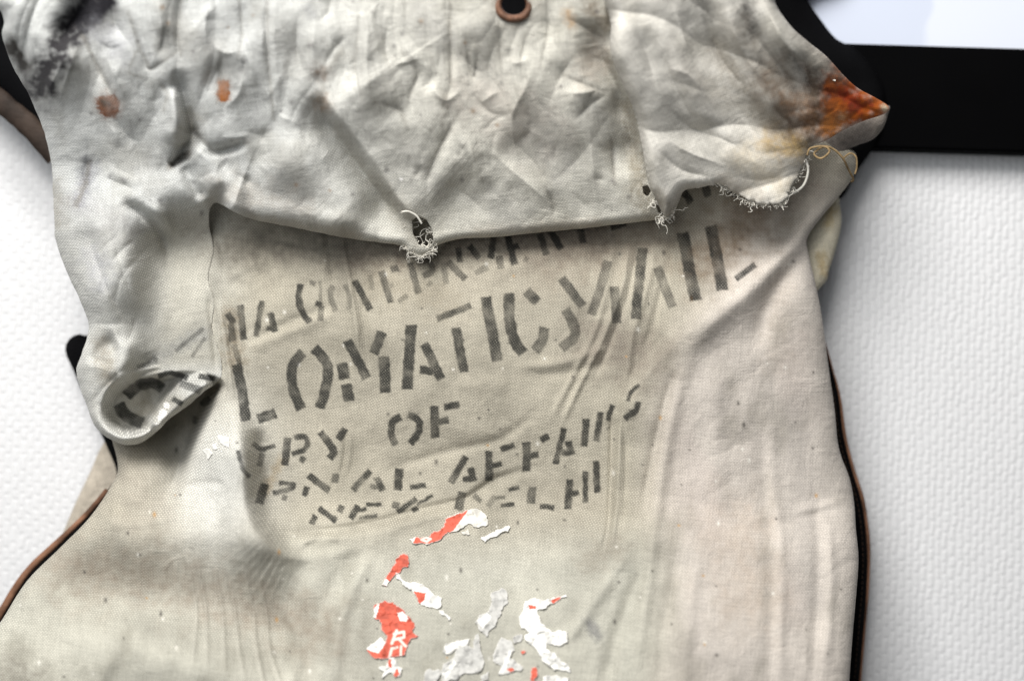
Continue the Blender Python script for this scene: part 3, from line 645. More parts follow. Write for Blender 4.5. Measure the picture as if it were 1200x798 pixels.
    for pl, w, a in [([(527, -20), (528, 60), (528, 100), (520, 122)], 3.4, -2.8), ([(545, 40), (549, 72), (556, 90), (562, 50)], 3, -1.8), ([(585, 30), (588, 86)], 3, -2), ([(538, 130), (520, 165), (503, 205), (500, 240)], 4, -3), ([(548, 160), (556, 190), (570, 226)], 4, 2.2),
                     ([(470, 60), (490, 85), (480, 115), (486, 145)], 4, -2.2), ([(500, 95), (522, 118), (545, 100)], 4, 2), ([(630, 60), (618, 100), (600, 140), (610, 200)], 5, 1.8), ([(660, 20), (690, 35), (708, 50), (700, 66)], 4, -2.6), ([(655, 110), (690, 108), (720, 98)], 5, 2.6), ([(672, 145), (690, 125), (715, 108)], 4, -2.4), ([(660, 90), (700, 105), (720, 110)], 4, -1.8),
                     ([(716, 160), (719, 190), (720, 216)], 4, -3), ([(690, 140), (694, 190), (700, 240)], 5, 2), ([(560, 165), (600, 200), (640, 235), (660, 262)], 9, 3), ([(585, 150), (625, 190), (650, 230)], 5, -2.2), ([(520, 210), (560, 240), (570, 262)], 6, -2), ([(640, 220), (650, 245), (645, 258)], 4, -2), ([(440, 120), (470, 130), (476, 150)], 4, -1.8), ([(420, 20), (416, 80), (425, 130)], 5, -2.4), ([(432, 10), (430, 90), (440, 130)], 6, 2.2), ([(456, 20), (452, 60), (465, 90)], 4, -2),
                     ([(370, 20), (366, 70), (380, 100)], 5, 2.6), ([(350, 10), (348, 60), (360, 95)], 4, -2.4), ([(380, 85), (390, 60), (410, 40)], 4, -2), ([(640, -10), (642, 40), (632, 80)], 4, -1.8), ([(680, 60), (660, 85), (640, 130)], 4, -1.6), ([(260, 130), (280, 110), (285, 80)], 4, 1.8), ([(280, -10), (284, 40), (278, 70)], 4, -2.4), ([(250, -10), (240, 30), (246, 60)], 5, 2.4), ([(180, -10), (190, 30), (186, 60)], 5, 2.6), ([(130, -10), (136, 30), (160, 60)], 4, -2.8)]:
        f.ridge(pl, w * 1.9, a * 1.6, taper=.45, cusp=True)
    up = sstep(275, 190, Y); wv = fbm(X / 150, Y / 190, 81, 2) * 46; fan = (X - 520) * (1 - .16 * np.clip(Y, -50, 300) / 250)
    m1 = sstep(-.7, .8, noise(X / 150, Y / 200, 82)) * sstep(260, 20, Y); m2 = sstep(-.6, .9, noise(X / 130, Y / 150, 84)) * sstep(270, 40, Y); m3 = sstep(-.6, .9, noise(X / 150, Y / 130, 86))
    f.h += up * (3.6 * m1 * folds((fan + wv) / 66, .85) + 1.3 * m2 * folds((fan + 1.4 * wv + 9 * noise(X / 30, Y / 60, 83)) / 25) + 1.1 * m3 * folds((.75 * X + .66 * Y + wv) / 70, .8) + 0.6 * m2 * folds((.8 * X - .6 * Y - wv) / 44, .8))
    rc = np.random.default_rng(29)                       # irregular crumple: many short sharp creases, mostly running down
    for _ in range(120):
        x, y = rc.uniform(70, 745), rc.uniform(-20, 225); a = math.pi / 2 + rc.normal(0, .55) if rc.random() < .75 else rc.uniform(0, math.pi)
        ln = rc.uniform(22, 75) * (1 if y < 150 else .6); b = rc.normal(0, .5)
        p1 = (x + ln * .5 * math.cos(a), y + ln * .5 * math.sin(a)); p2 = (p1[0] + ln * .5 * math.cos(a + b), p1[1] + ln * .5 * math.sin(a + b))
        f.ridge([(x, y), p1, p2], rc.uniform(3, 8), rc.choice([-1, -1, 1]) * rc.uniform(.7, 2.0), rc.uniform(4, 12), taper=.45, cusp=True)
    f.h += up * 5.0 * fbm(X / 110, Y / 150, 89, 2) + 0.9 * fbm(X / 50, Y / 50, 88, 2) + .15 * fbm(X / 9, Y / 9, 87, 2)
    lo = sstep(235, 300, Y); dg = .55 * X + .83 * Y
    f.h += lo * (2.0 * sstep(-.2, .4, noise(X / 50, Y / 60, 94)) * folds((X * .9 - Y * .35 + .5 * wv) / 34) + 1.2 * sstep(-.1, .4, noise(X / 40, Y / 40, 95)) * folds((dg + wv) / 27))
    return f.h
H = roll_height(X, Y)
# hem turned under along the bottom of the rolled top; no turn where the roll runs into the front sheet
soft = sstep(200, 232, X) * sstep(232, 256, Y) * sstep(275, 260, X) * sstep(446, 420, Y)
Rr = 11 + 10 * sstep(130, 60, X)
H -= 9 * (1 - np.sqrt(np.clip(1 - (1 - np.clip(dro / Rr, 0, 1)) ** 2, 0, 1))) * (1 - soft) * sstep(-45, 20, Y)
hb = body_height(X, Y)
seam = sstep(150, 212, X) * sstep(268, 255, X) * sstep(222, 310, Y + .25 * (X - 200)) * sstep(448, 415, Y)
H = H * (1 - seam) + (hb + .5) * seam
H = np.maximum(H, hb + .25)
DR = 0.862 - H / 1000
cw = sstep(250, 560, X)[:, None]; C = np.array([0.575, 0.58, 0.56]) * (1 - cw) + np.array([0.58, 0.56, 0.495]) * cw
t = sstep(235, 300, Y) * 0.25; C = C * (1 - t[:, None]) + BASE[None] * 1.1 * t[:, None]
t = seam * 1.0; C = C * (1 - t[:, None]) + np.array([.46, .44, .38]) * t[:, None]
C = mottle(X, Y, C, .10, 5)
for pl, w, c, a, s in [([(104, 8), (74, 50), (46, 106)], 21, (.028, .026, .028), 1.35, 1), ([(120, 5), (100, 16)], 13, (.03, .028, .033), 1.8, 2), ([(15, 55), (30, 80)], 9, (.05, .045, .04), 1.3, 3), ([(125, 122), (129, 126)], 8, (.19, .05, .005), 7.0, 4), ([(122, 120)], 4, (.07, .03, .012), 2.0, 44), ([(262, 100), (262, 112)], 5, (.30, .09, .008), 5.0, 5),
                       ([(375, 86)], 9, (.25, .17, .12), .8, 6), ([(380, 125), (376, 118)], 9, (.25, .15, .08), .7, 7), ([(105, 195), (95, 235)], 10, (.19, .19, .23), .7, 8), ([(140, 55), (120, 40)], 18, (.30, .30, .32), .6, 9), ([(85, 240), (150, 265)], 18, (.27, .26, .26), .5, 10), ([(110, 300), (120, 330)], 16, (.30, .30, .33), .5, 11), ([(260, 225), (350, 240)], 24, (.30, .27, .23), .6, 12),
                       ([(222, 140), (215, 170)], 13, (.28, .25, .19), .5, 13), ([(60, 215), (66, 260)], 12, (.30, .27, .22), .6, 14), ([(695, 10), (705, 25)], 14, (.12, .085, .05), .75, 15), ([(670, 28), (665, 15)], 6, (.40, .22, .08), .6, 16), ([(735, 120), (752, 230)], 13, (.20, .165, .11), .7, 17), ([(715, 70), (722, 95)], 10, (.18, .16, .12), .6, 18), ([(690, 80), (700, 60)], 20, (.43, .34, .27), .4, 19),  # dark run beside the torn corner's edge is painted shade
                       ([(602, 4)], 24, (.20, .14, .095), .6, 20), ([(440, 210), (470, 250), (492, 280)], 12, (.27, .245, .20), .6, 21), ([(395, 150), (420, 190)], 10, (.27, .245, .20), .5, 22), ([(520, 110), (525, 125)], 6, (.15, .14, .12), .6, 23), ([(600, 165), (590, 175)], 12, (.30, .28, .24), .4, 24), ([(560, 110), (640, 160)], 34, (.52, .455, .40), .4, 25), ([(360, 10), (367, 18)], 7, (.20, .20, .21), .5, 26), ([(500, 20), (520, 40)], 26, (.34, .33, .32), .4, 27), ([(180, 420), (240, 390)], 10, (.25, .25, .24), .6, 28), ([(168, 470)], 34, (.29, .26, .20), .7, 29), ([(118, 405), (125, 440)], 12, (.27, .235, .18), .6, 30), ([(775, 240), (760, 250)], 12, (.20, .17, .12), .6, 31), ([(560, 272), (700, 262)], 7, (.34, .29, .23), .5, 32), ([(300, 258), (420, 276)], 7, (.34, .30, .25), .5, 33), ([(228, 268), (250, 300)], 16, (.22, .20, .165), .5, 34)]:  # diagonal fold, curl hollow and hem recess carry painted shade among the stains
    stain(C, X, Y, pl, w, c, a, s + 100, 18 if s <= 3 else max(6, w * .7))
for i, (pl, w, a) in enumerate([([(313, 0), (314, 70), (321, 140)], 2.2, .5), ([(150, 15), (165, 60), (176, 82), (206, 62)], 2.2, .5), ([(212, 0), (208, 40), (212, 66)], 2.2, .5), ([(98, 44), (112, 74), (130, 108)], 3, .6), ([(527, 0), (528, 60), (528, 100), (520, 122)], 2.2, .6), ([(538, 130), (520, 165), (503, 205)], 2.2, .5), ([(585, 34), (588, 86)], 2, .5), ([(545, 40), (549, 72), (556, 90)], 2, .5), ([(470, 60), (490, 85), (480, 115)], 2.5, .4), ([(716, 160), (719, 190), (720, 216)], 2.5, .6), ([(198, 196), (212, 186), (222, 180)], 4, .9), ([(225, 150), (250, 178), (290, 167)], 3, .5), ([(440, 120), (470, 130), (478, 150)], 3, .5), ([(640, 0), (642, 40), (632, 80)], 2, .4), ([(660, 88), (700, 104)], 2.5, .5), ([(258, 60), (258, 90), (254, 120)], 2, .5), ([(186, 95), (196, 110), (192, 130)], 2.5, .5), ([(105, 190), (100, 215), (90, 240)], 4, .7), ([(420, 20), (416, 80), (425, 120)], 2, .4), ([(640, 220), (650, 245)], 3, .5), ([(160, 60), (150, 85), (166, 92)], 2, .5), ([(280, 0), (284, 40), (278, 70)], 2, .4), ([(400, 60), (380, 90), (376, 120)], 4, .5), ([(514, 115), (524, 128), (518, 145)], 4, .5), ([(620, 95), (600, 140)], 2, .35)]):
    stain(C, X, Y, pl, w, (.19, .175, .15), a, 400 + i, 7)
for i, (x, y) in enumerate([(330, 40), (430, 60), (250, 60), (560, 40), (480, 180), (330, 190), (160, 180), (640, 160), (580, 230), (110, 90), (200, 30), (700, 130)]):
    stain(C, X, Y, [(x, y), (x + 20, y + 30)], 26, (.33, .32, .295), .5, 430 + i, 14)
for i in range(60):
    x, y = rng.uniform(70, 750), rng.uniform(0, 260); r = rng.uniform(1.2, 3.2)
    m = (np.abs(X - x) < 8) & (np.abs(Y - y) < 8); g = np.exp(-(((X[m] - x) ** 2 + (Y[m] - y) ** 2) / r ** 2))[:, None] * .6
    C[m] = C[m] * (1 - g) + np.array((.12, .11, .11) if rng.random() < .7 else (.28, .17, .09)) * g
for x, y, r in [(195, 475, 4), (191, 484, 5), (187, 489, 3), (470, 210, 2)]:
    m = np.hypot(X - x, Y - y) < r; C[m] = (.75, .73, .70)
ink = ink_field(X, Y, INK[N_FRONT:-2])
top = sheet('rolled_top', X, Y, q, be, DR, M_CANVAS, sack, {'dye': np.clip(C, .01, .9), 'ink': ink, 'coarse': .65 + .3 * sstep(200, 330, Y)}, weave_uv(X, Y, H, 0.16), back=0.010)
top['label'] = 'rolled-over crumpled top of the sack with rust spots'

# ---- torn corner hanging over on the right
cuff_out = [(718, -40), (900, -40), (908, 2), (926, 30), (948, 50), (968, 66), (990, 90), (1006, 104), (1028, 116), (1042, 126), (1036, 134), (1012, 142), (988, 153), (966, 166), (950, 172), (946, 182), (938, 200), (928, 218), (918, 236), (900, 240), (880, 236), (862, 226), (842, 216), (822, 220), (802, 224), (792, 238), (780, 254), (768, 232), (760, 214), (752, 170), (742, 128), (728, 96), (716, 62), (716, 30)]
po = catmull(cuff_out, 6, True)
hem = sstep(785, 840, po[:, 0]) * sstep(172, 185, po[:, 1])
po = po + (hem * 3.0)[:, None] * np.stack([noise(po[:, 0] / 3.1, po[:, 1] / 3.1, 73), noise(po[:, 0] / 3.1, po[:, 1] / 3.1, 74)], -1)
X, Y, q, be, dr, dro = grid_poly(po, 1.5)
def cuff_height(X, Y):
    f = Field(X, Y)
    f.h += 36 + 46 * sstep(240, -60, Y) - 0.05 * (X - 740) - 34 * sstep(900, 1045, X)
    f.ridge([(735, -30), (740, 60), (765, 150), (780, 220)], 26, 7); f.ridge([(800, -30), (830, 60), (880, 140), (930, 180)], 26, -6); f.ridge([(760, -20), (800, 90), (850, 160), (900, 215)], 20, 5)
    for pl, w, a in [([(870, -20), (885, 40), (930, 100), (960, 150)], 10, -6), ([(895, 0), (920, 50), (960, 90)], 9, 5), ([(850, 0), (870, 60), (910, 110)], 8, 3.5), ([(820, 10), (845, 70), (880, 110)], 6, -3), ([(765, 40), (800, 120), (820, 150)], 5, -2.6), ([(775, 120), (810, 150), (850, 165), (890, 190)], 5, -2.8), ([(770, 150), (800, 175), (850, 195)], 5, 2.6), ([(770, 175), (800, 200), (840, 208)], 4, -2.2), ([(900, 120), (930, 150), (945, 165)], 6, -3.2), ([(780, 80), (810, 90), (840, 130)], 5, 2.2), ([(740, 20), (760, 70), (770, 110)], 5, -2), ([(860, 130), (890, 160), (920, 180)], 6, 2.6), ([(925, 60), (945, 90), (955, 120)], 6, -4), ([(790, 0), (800, 40), (815, 80)], 6, 2.4)]:
        f.ridge(pl, w * 1.3, a * 1.4, taper=.45, cusp=True)
    ang = np.arctan2(150 - Y, 1075 - X); w1 = fbm(X / 90, Y / 90, 91, 2) * .045; rad = np.clip(np.hypot(1075 - X, 150 - Y) / 260, .15, 1.2)
    mm = sstep(-.3, .4, noise(X / 80, Y / 80, 92))
    f.h += rad * (6.0 * folds((ang + w1) / .37, .85) + 1.5 * mm * folds((ang + 2.5 * w1) / .17, .9)) + .9 * fbm(X / 40, Y / 40, 96, 2) + .12 * fbm(X / 9, Y / 9, 97, 2)
    return f.h
H = cuff_height(X, Y)
free = sstep(800, 860, X) * sstep(150, 200, Y)
H -= (14 - 10 * sstep(900, 980, X)) * (1 - np.sqrt(np.clip(1 - (1 - np.clip(dro / 14, 0, 1)) ** 2, 0, 1))) * sstep(-45, 10, Y) * (1 - .75 * free)
H += 1.7 * sstep(930, 970, X) * (fbm(X / 26, Y / 22, 98, 3) + .6 * folds((X * .5 + Y * .8 + 8 * noise(X / 20, Y / 20, 99)) / 21))
DC = 0.862 - H / 1000
C = np.tile(np.array([0.60, 0.575, 0.52]), (X.size, 1)); C = mottle(X, Y, C, .12, 8)
for pl, w, c, a, s in [([(985, 90), (978, 130), (1000, 125), (1030, 122)], 23, (.33, .08, .009), 1.5, 1), ([(990, 108), (1004, 124)], 11, (.24, .03, .003), 1.2, 2), ([(972, 108)], 7, (.16, .025, .004), 1.2, 31), ([(985, 138)], 6, (.45, .30, .18), .9, 32), ([(1020, 122)], 5, (.20, .03, .004), 1.2, 33), ([(1036, 127)], 4, (.5, .42, .3), 1.2, 34), ([(972, 150)], 16, (.42, .15, .03), 1.4, 3), ([(920, 62), (938, 70)], 10, (.05, .05, .05), .8, 4), ([(955, 85), (952, 110)], 9, (.035, .03, .025), .95, 5), ([(875, 10), (882, 35)], 11, (.06, .055, .05), .85, 6), ([(825, 5), (832, 22)], 8, (.09, .085, .075), .75, 7),
                       ([(905, 95), (930, 150)], 24, (.13, .085, .055), .95, 8), ([(950, 80), (958, 120), (950, 150)], 10, (.07, .045, .03), 1.0, 41), ([(860, 40), (930, 110)], 22, (.24, .21, .17), .6, 42), ([(820, 100), (900, 140)], 16, (.30, .27, .22), .5, 43), ([(935, 40), (985, 90)], 9, (.12, .10, .08), .8, 44), ([(910, 150), (940, 172)], 10, (.10, .07, .035), .8, 9), ([(900, 170), (935, 178)], 13, (.45, .30, .11), .7, 10), ([(840, 60), (880, 110), (910, 150)], 12, (.22, .19, .15), .6, 11), ([(790, 60), (830, 130)], 14, (.33, .31, .28), .5, 12), ([(930, 120), (950, 140)], 14, (.24, .12, .05), .6, 13), ([(900, 30), (960, 75)], 12, (.55, .52, .45), .5, 14), ([(870, 185), (915, 215)], 18, (.56, .48, .35), .6, 15), ([(850, 212), (890, 232)], 9, (.33, .28, .22), .5, 16), ([(778, 240), (770, 228)], 9, (.16, .13, .09), .6, 17), ([(945, 60), (965, 78)], 10, (.34, .31, .26), .5, 18)]:
    stain(C, X, Y, pl, w, c, a, s + 200, max(5, w * .7))
corner = sheet('torn_corner', X, Y, q, be, DC, M_CANVAS, sack, {'dye': np.clip(C, .008, .9), 'ink': np.zeros_like(X), 'coarse': np.full_like(X, .35)}, weave_uv(X, Y, H, 0.5), back=0.004)
corner['label'] = 'torn overhanging corner with orange rust stain and frayed hem'

# ---- cloth that only shows at the rim: underside of the corner, cream back sheet
def small_sheet(name, out, step, D0, colr, seed, rot=0.2, bulge=8, R=16, stains=(), tilt=(0, 0), back=.004, folds=()):
    po = catmull(out, 6, True); X, Y, q, be, dr, _ = grid_poly(po, step)
    f = Field(X, Y); f.h += bulge * np.sqrt(np.clip(1 - (1 - np.clip(dr / R, 0, 1)) ** 2, 0, 1)) + 1.2 * fbm(X / 25, Y / 25, seed, 3) + tilt[0] * (X - X.mean()) + tilt[1] * (Y - Y.mean())
    for fo in folds: f.ridge(*fo)
    C = mottle(X, Y, np.tile(np.array(colr), (X.size, 1)), .12, seed)
    for i, (pl, w, c, a) in enumerate(stains): stain(C, X, Y, pl, w, c, a, seed + i, max(5, w * .7))
    return sheet(name, X, Y, q, be, D0 - f.h / 1000, M_CANVAS, sack, {'dye': np.clip(C, .01, .9), 'ink': np.zeros_like(X), 'coarse': np.full_like(X, .6)}, weave_uv(X, Y, f.h, rot), back=back)
small_sheet('corner_lining', [(940, 168), (975, 156), (1010, 138), (1041, 124), (1040, 136), (1034, 152), (1022, 164), (1006, 170), (994, 176), (988, 188), (975, 192), (950, 186)], 1.5, 0.880, (.20, .175, .155), 301, bulge=5, tilt=(-.05, .04),
            stains=[([(985, 160), (1015, 148)], 9, (.05, .045, .04), .8), ([(1030, 135)], 8, (.32, .28, .24), .6)])['label'] = 'dark underside of the torn corner'
small_sheet('back_sheet', [(900, 200), (975, 226), (984, 240), (986, 262), (980, 290), (972, 315), (966, 332), (940, 345), (880, 300)], 1.5, 0.904, (.50, .46, .36), 311, bulge=6, R=12,
            stains=[([(975, 245), (970, 262)], 7, (.36, .26, .11), .7), ([(962, 300), (966, 318)], 7, (.34, .24, .10), .7)])['label'] = 'cream canvas of the sack back with yellow stains'
small_sheet('back_sheet', [(60, 655), (72, 628), (88, 590), (106, 552), (118, 525), (134, 510), (160, 560), (120, 640)], 1.5, 0.932, (.44, .39, .32), 321, bulge=5, R=12)['label'] = 'beige canvas of the sack back'

# ---- eyelet
def lathe_ellipse(name, c, rx, ry, D0, prof, mat, parent, n=40):
    Vv = []; kk = len(prof)
    for a in np.arange(n) / n * 2 * math.pi:
        for dr_, hh in prof: Vv.append(at(c[0] + (rx + dr_) * math.cos(a), c[1] + (ry + dr_) * math.sin(a), D0 - hh + 0.00006 * (1 - math.sin(a)) * 0))
    F = [(i * kk + j, i * kk + (j + 1) % kk, ((i + 1) % n) * kk + (j + 1) % kk, ((i + 1) % n) * kk + j) for i in range(n) for j in range(kk)]
    return make_mesh(name, Vv, F, mat, parent)
de = 0.862 - float(np.mean(roll_height(np.array([602., 580., 624., 602.]), np.array([30., 8., 8., 26.])))) / 1000
lathe_ellipse('eyelet', EYE, 15.5, 13, de + .001, [(-1.5, -.008), (-1, .001), (0, .0026), (2.5, .0036), (5.5, .0028), (8, .0010), (8.5, -.004)], M_BRASS, sack)['label'] = 'rusty metal eyelet'

# ---- loose threads, frays, twine
def thread(name, pts, D0, r, mat, n=6, lift=None):
    P = catmull(pts, n); D = np.interp(np.linspace(0, 1, len(P)), np.linspace(0, 1, len(np.atleast_1d(D0))), np.atleast_1d(D0))
    return tube(name, at(P[:, 0], P[:, 1], D), r, mat, sack, 6, False)
dh = 0.862 - float(cuff_height(np.array([940.]), np.array([178.]))[0]) / 1000 + .004
thread('loose_twine', [(946, 182), (950, 174), (966, 172), (972, 178), (962, 186), (954, 180), (966, 172), (978, 176), (988, 186), (994, 198), (1000, 210), (998, 213)], [dh, dh - .004, dh, dh + .006, .872], .00065, M_TWINE)
thread('loose_twine', [(988, 186), (996, 180), (1003, 184), (1004, 196), (1002, 204)], [.868, .866, .87], .0006, M_TWINE)
thread('loose_twine', [(944, 186), (947, 200), (943, 215), (934, 224), (922, 229), (914, 228)], [dh + .004, dh + .01, dh], .0008, M_THREAD)
thread('loose_thread', [(966, 96), (972, 93), (979, 95)], [dh - .006], .0005, M_THREAD)
def fray(name, spine, dep, n, length, r, seed, mat=M_THREAD, curl=1.0):
    rr = np.random.default_rng(seed); P = catmull(spine, 8); st = []
    for i in range(n):
        p = P[rr.integers(len(P))] + rr.normal(0, 1.2, 2); a = rr.uniform(0, 2 * math.pi); ln = length * rr.choice([.5, .8, 1.1, 1.9], p=[.35, .35, .2, .1]); pts = [p]
        for s_ in range(6):
            a += rr.normal(0, .7 * curl); pts.append(pts[-1] + ln / 6 * np.array([math.cos(a), math.sin(a) * .9]))
        pts = catmull(pts, 3); d0 = dep(p[0], p[1]); dd = d0 - np.linspace(0, 1, len(pts)) * rr.uniform(-.002, .004)
        st.append((at(pts[:, 0], pts[:, 1], dd), r * rr.uniform(.6, 1.2), True))
    Vt, Ft = tube_geo(st, 5); o = make_mesh(name, Vt, Ft, mat, sack); o['kind'] = 'stuff'
    return o
def cuff_edge(x, y): return 0.862 - float(cuff_height(np.array([float(x)]), np.array([float(y)]))[0]) / 1000 + .006
def roll_edge(x, y): return 0.862 - (float(roll_height(np.array([float(x)]), np.array([float(y)]))[0]) - 4) / 1000
fray('frayed_hem', [(842, 216), (862, 227), (880, 237), (900, 240), (918, 236)], cuff_edge, 170, 9, .00032, 1)['label'] = 'frayed cotton fringe of the torn corner'
fray('frayed_hem', [(918, 236), (929, 218), (938, 200), (946, 182)], cuff_edge, 90, 9, .00032, 2)['label'] = 'frayed cotton fringe of the torn corner'
fray('frayed_tear', [(476, 290), (484, 296), (494, 300), (504, 297), (510, 288)], roll_edge, 80, 9, .00028, 3)['label'] = 'white frayed threads round the tear in the hem'
fray('frayed_tear', [(484, 262), (486, 276), (492, 286), (500, 290), (507, 280), (506, 268)], roll_edge, 34, 17, .00036, 4, curl=1.2)['label'] = 'white frayed threads inside the tear in the hem'
fray('frayed_tear', [(762, 240), (772, 236), (784, 238), (786, 252), (774, 256)], lambda x, y: cuff_edge(x, y) + .008, 90, 12, .00034, 5)['label'] = 'frayed threads round the small hole at the hem'
thread('loose_thread', [(470, 249), (478, 248), (488, 253), (494, 262)], [roll_edge(470, 249) - .018, roll_edge(494, 262) - .012], .0006, M_THREAD)

# ------------------------------------------------------------------ torn paper label remnants stuck to the sack
def paper_mat():
    m, N, L, b = mat_new('torn_label_paper')
    a = N.new('ShaderNodeAttribute'); a.attribute_name = 'dye'
    L.new(a.outputs['Color'], b.inputs['Base Color']); b.inputs['Roughness'].default_value = 0.65; b.inputs['Specular IOR Level'].default_value = 0.25
    tc = N.new('ShaderNodeTexCoord'); t = N.new('ShaderNodeTexNoise'); t.inputs['Scale'].default_value = 500; t.inputs['Detail'].default_value = 4; L.new(tc.outputs['Object'], t.inputs['Vector'])
    bp = N.new('ShaderNodeBump'); bp.inputs['Strength'].default_value = 0.25; bp.inputs['Distance'].default_value = 0.0004; L.new(t.outputs['Fac'], bp.inputs['Height']); L.new(bp.outputs['Normal'], b.inputs['Normal'])
    return m
M_PAPER = paper_mat()
RED = np.array([0.60, 0.115, 0.07]); WHITE = np.array([0.76, 0.745, 0.70]); GREY = np.array([0.52, 0.51, 0.48])
BX0, BY0 = None, None
def Z7(p): return np.stack([420 + np.asarray(p, float)[:, 0] / 3.837, 590 + np.asarray(p, float)[:, 1] / 3.837], -1)
def Z6(p): return np.stack([80 + np.asarray(p, float)[:, 0] / 4.696, 370 + np.asarray(p, float)[:, 1] / 4.696], -1)
def scrap(label, poly, base, seed, reds=(), whites=(), letters=(), conv=Z7, lift=.45, curl=1.2, step=0.7):
    rr = np.random.default_rng(seed); P = conv(np.array(poly, float))
    # ragged torn outline
    Q = []
    for i in range(len(P)):
        a, b = P[i], P[(i + 1) % len(P)]; n = max(2, int(np.hypot(*(b - a)) / 1.6))
        for j in range(n):
            Q.append(a + (b - a) * j / n)
    Q = np.array(Q); Q += 2.0 * np.stack([noise(Q[:, 0] / 7, Q[:, 1] / 7, seed + 20), noise(Q[:, 0] / 7, Q[:, 1] / 7, seed + 21)], -1) + 1.1 * np.stack([noise(Q[:, 0] / 2.6, Q[:, 1] / 2.6, seed), noise(Q[:, 0] / 2.6, Q[:, 1] / 2.6, seed + 1)], -1)
    X, Y, q, be, d, _ = grid_poly(Q, step)
    if not len(q): return
    hb = body_height(X, Y)
    h = hb + 0.5 + lift * np.clip(1 - d / 6, 0, 1) * (0.6 + 0.7 * noise(X / 9, Y / 9, seed + 2)) + curl * np.maximum(0, fbm(X / 11, Y / 11, seed + 4, 3)) + .12 * fbm(X / 4, Y / 4, seed + 5, 2)
    C = np.tile(base, (X.size, 1)) * (1 + .10 * fbm(X / 5, Y / 5, seed + 6, 3) - .28 * sstep(-.1, .7, fbm(X / 12, Y / 12, seed + 7, 3)))[:, None]
    def paint(polys, colr):
        for pz in polys:
            pp = conv(np.array(pz, float)); wx = X + .6 * noise(X / 2.5, Y / 2.5, seed + 8); wy = Y + .6 * noise(X / 2.5, Y / 2.5, seed + 9)
            m = inside(wx, wy, pp); C[m] = np.array(colr) * (1 + .15 * fbm(X[m] / 3, Y[m] / 3, seed + 10, 3))[:, None]
    paint(reds, RED); paint(whites, WHITE)
    for w, pl in letters:
        pp = conv(np.array(pl, float)); dd = seg_dist(X, Y, pp)[0]; g = sstep(w / 3.837 / 2 + .4, w / 3.837 / 2 - .4, dd)[:, None] * .9; C = C * (1 - g) + np.array([.80, .70, .62]) * g
    # torn white core along the rim
    g = (sstep(1.2, .2, d) * .55 * (noise(X / 3, Y / 3, seed + 11) > -.25))[:, None]; C = C * (1 - g) + np.array([.74, .71, .66]) * g
    o = sheet('paper_remnant', X, Y, q, be, 0.862 - h / 1000, M_PAPER, sack, {'dye': np.clip(C, .01, .9)}, back=.0006)
    o['label'] = label
    return o
scrap('red and cream paper remnant just under the lettering', [(228, 165), (260, 150), (310, 150), (345, 125), (385, 105), (395, 70), (440, 45), (490, 30), (530, 28), (578, 50), (580, 95), (540, 110), (500, 90), (480, 100), (430, 125), (405, 125), (370, 160), (320, 180), (250, 180)], np.array([.70, .67, .60]), 501,
      reds=[[(245, 178), (260, 148), (345, 122), (392, 68), (495, 28), (428, 118), (370, 162), (320, 180)]], letters=[(10, [(283, 162), (303, 152), (325, 158), (308, 170), (283, 162)])])
scrap('small cream paper chip', [(460, 125), (495, 118), (505, 140), (475, 142)], np.array([.70, .67, .60]), 503, lift=.4)
scrap('narrow white paper sliver', [(550, 150), (600, 130), (640, 110), (670, 95), (685, 105), (670, 125), (635, 135), (605, 150), (570, 175), (553, 168)], WHITE * .95, 505)
scrap('narrow red paper strip', [(175, 240), (205, 222), (228, 235), (222, 280), (185, 310), (155, 325), (130, 370), (105, 362), (130, 320), (160, 275)], RED, 507, whites=[[(105, 362), (125, 335), (140, 350), (130, 372)]])
scrap('white twisted paper tail with red patch', [(165, 310), (185, 315), (210, 350), (260, 355), (310, 375), (345, 410), (378, 425), (370, 465), (345, 475), (300, 460), (270, 450), (245, 395), (205, 370), (175, 335)], WHITE, 509, reds=[[(248, 393), (302, 402), (298, 432), (275, 452)]])
scrap('thin white paper thread', [(360, 480), (380, 480), (422, 515), (415, 525), (375, 500)], WHITE * .9, 511, lift=.6)
scrap('large red paper remnant with white letters', [(85, 445), (125, 435), (165, 450), (200, 470), (215, 500), (245, 520), (255, 550), (245, 570), (265, 600), (235, 610), (215, 650), (210, 680), (160, 690), (120, 695), (75, 700), (45, 670), (35, 650), (100, 600), (120, 620), (130, 590), (105, 570), (95, 520), (65, 510), (70, 470)], RED, 513,
      whites=[[(30, 650), (105, 592), (122, 625), (92, 672), (60, 665)], [(175, 490), (200, 485), (225, 515), (215, 530), (185, 525)], [(62, 512), (72, 470), (95, 440), (88, 480), (78, 515)]],
      letters=[(13, [(150, 628), (172, 570)]), (12, [(160, 585), (205, 575), (205, 600), (165, 610)]), (12, [(180, 605), (212, 640)]), (12, [(140, 690), (150, 650), (175, 645)]), (11, [(190, 680), (192, 640)])], curl=1.3)
scrap('small white and red paper shred', [(90, 740), (130, 720), (135, 690), (160, 690), (175, 715), (195, 740), (190, 775), (165, 785), (145, 760), (125, 770), (100, 790), (115, 755)], WHITE, 515, reds=[[(130, 700), (148, 698), (150, 740), (135, 730)], [(158, 770), (175, 735), (185, 765), (170, 783)]])
scrap('greyed narrow paper remnant', [(595, 400), (650, 375), (670, 400), (670, 450), (640, 480), (620, 540), (595, 570), (575, 595), (540, 560), (525, 530), (545, 500), (585, 480), (605, 440)], GREY, 517, whites=[[(530, 525), (580, 490), (600, 510), (560, 560)]])
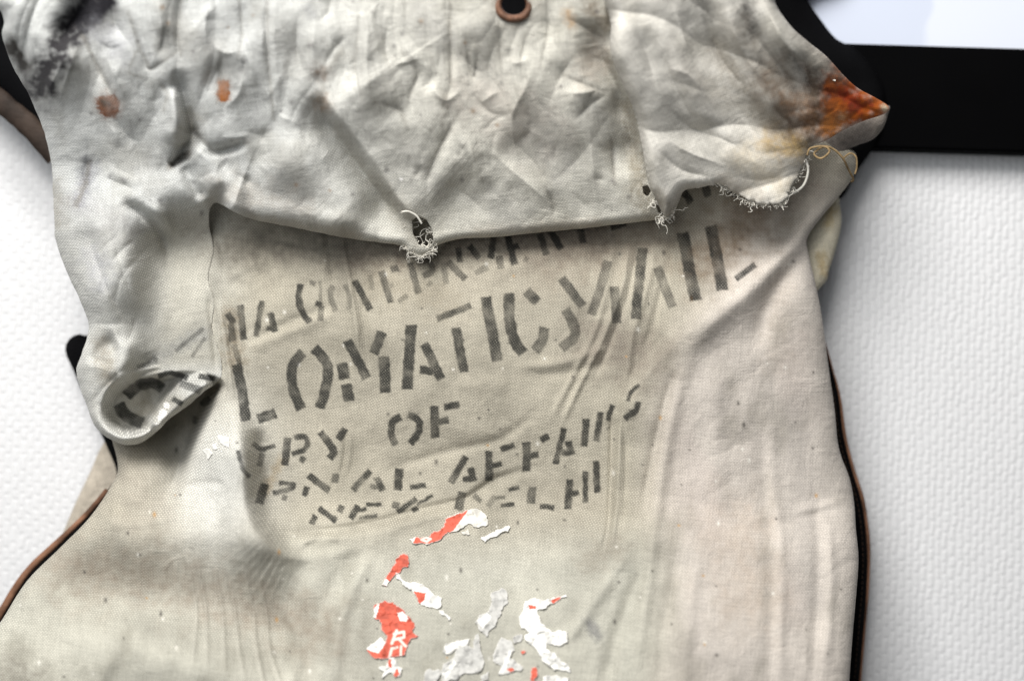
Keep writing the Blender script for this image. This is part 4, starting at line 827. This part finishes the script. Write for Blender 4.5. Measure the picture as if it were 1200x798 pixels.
scrap('broad greyed paper remnant', [(390, 625), (440, 620), (500, 605), (490, 640), (515, 650), (520, 600), (540, 580), (545, 620), (555, 680), (570, 720), (540, 760), (480, 760), (450, 790), (380, 800), (370, 760), (380, 720), (430, 690), (450, 650), (400, 680), (380, 665)], GREY * 1.02, 519, whites=[[(385, 640), (440, 618), (500, 606), (480, 640), (420, 660), (395, 675)], [(375, 760), (430, 700), (440, 720), (390, 790)]])
scrap('bright white star-shaped paper remnant', [(740, 470), (750, 440), (790, 420), (830, 435), (870, 425), (930, 405), (935, 415), (880, 450), (830, 470), (800, 480), (830, 540), (870, 575), (905, 565), (940, 580), (940, 625), (905, 640), (850, 625), (845, 650), (940, 720), (955, 760), (880, 745), (820, 700), (805, 660), (770, 630), (740, 600), (770, 580), (725, 545), (722, 510)], WHITE * 1.06, 521, reds=[[(765, 455), (800, 460), (795, 475), (768, 472)], [(865, 435), (915, 412), (905, 432), (875, 448)]], curl=1.6)
scrap('ragged grey paper fragment with red speck', [(600, 680), (620, 640), (640, 600), (690, 620), (700, 660), (680, 690), (740, 730), (730, 750), (690, 760), (630, 770), (640, 730), (600, 705)], GREY * 1.1, 523, reds=[[(668, 745), (690, 735), (702, 748), (685, 758)]], whites=[[(630, 760), (680, 660), (695, 670), (650, 765)]])
scrap('grey paper flake beside the white star', [(690, 600), (735, 585), (735, 620), (700, 625)], GREY * 1.05, 524)
scrap('small red paper chip', [(780, 740), (800, 735), (805, 770), (790, 800), (770, 800)], RED, 525)
scrap('tiny red paper chip', [(728, 660), (748, 655), (752, 672), (735, 676)], RED, 526, lift=.4)
scrap('white paper corner', [(830, 775), (880, 768), (945, 785), (950, 830), (820, 830)], WHITE * 1.05, 527)
scrap('grey crumbled paper fragment', [(300, 760), (320, 740), (345, 750), (360, 740), (370, 760), (350, 805), (290, 805)], GREY, 529)
scrap('grey paper flake', [(550, 770), (580, 760), (585, 790), (550, 805)], GREY, 531)
scrap('white paper chip on the left fold', [(820, 650), (885, 675), (885, 720), (860, 715), (825, 690)], WHITE * 1.05, 533, conv=Z6, lift=.3, curl=.6)
scrap('white paper chip on the left fold, pointed', [(740, 745), (775, 730), (800, 760), (770, 790)], WHITE * 1.05, 535, conv=Z6, lift=.3, curl=.6)
scrap('tiny white paper chip on the left fold', [(785, 715), (820, 705), (824, 732), (798, 736)], WHITE * 1.05, 537, conv=Z6, lift=.3, curl=.4)
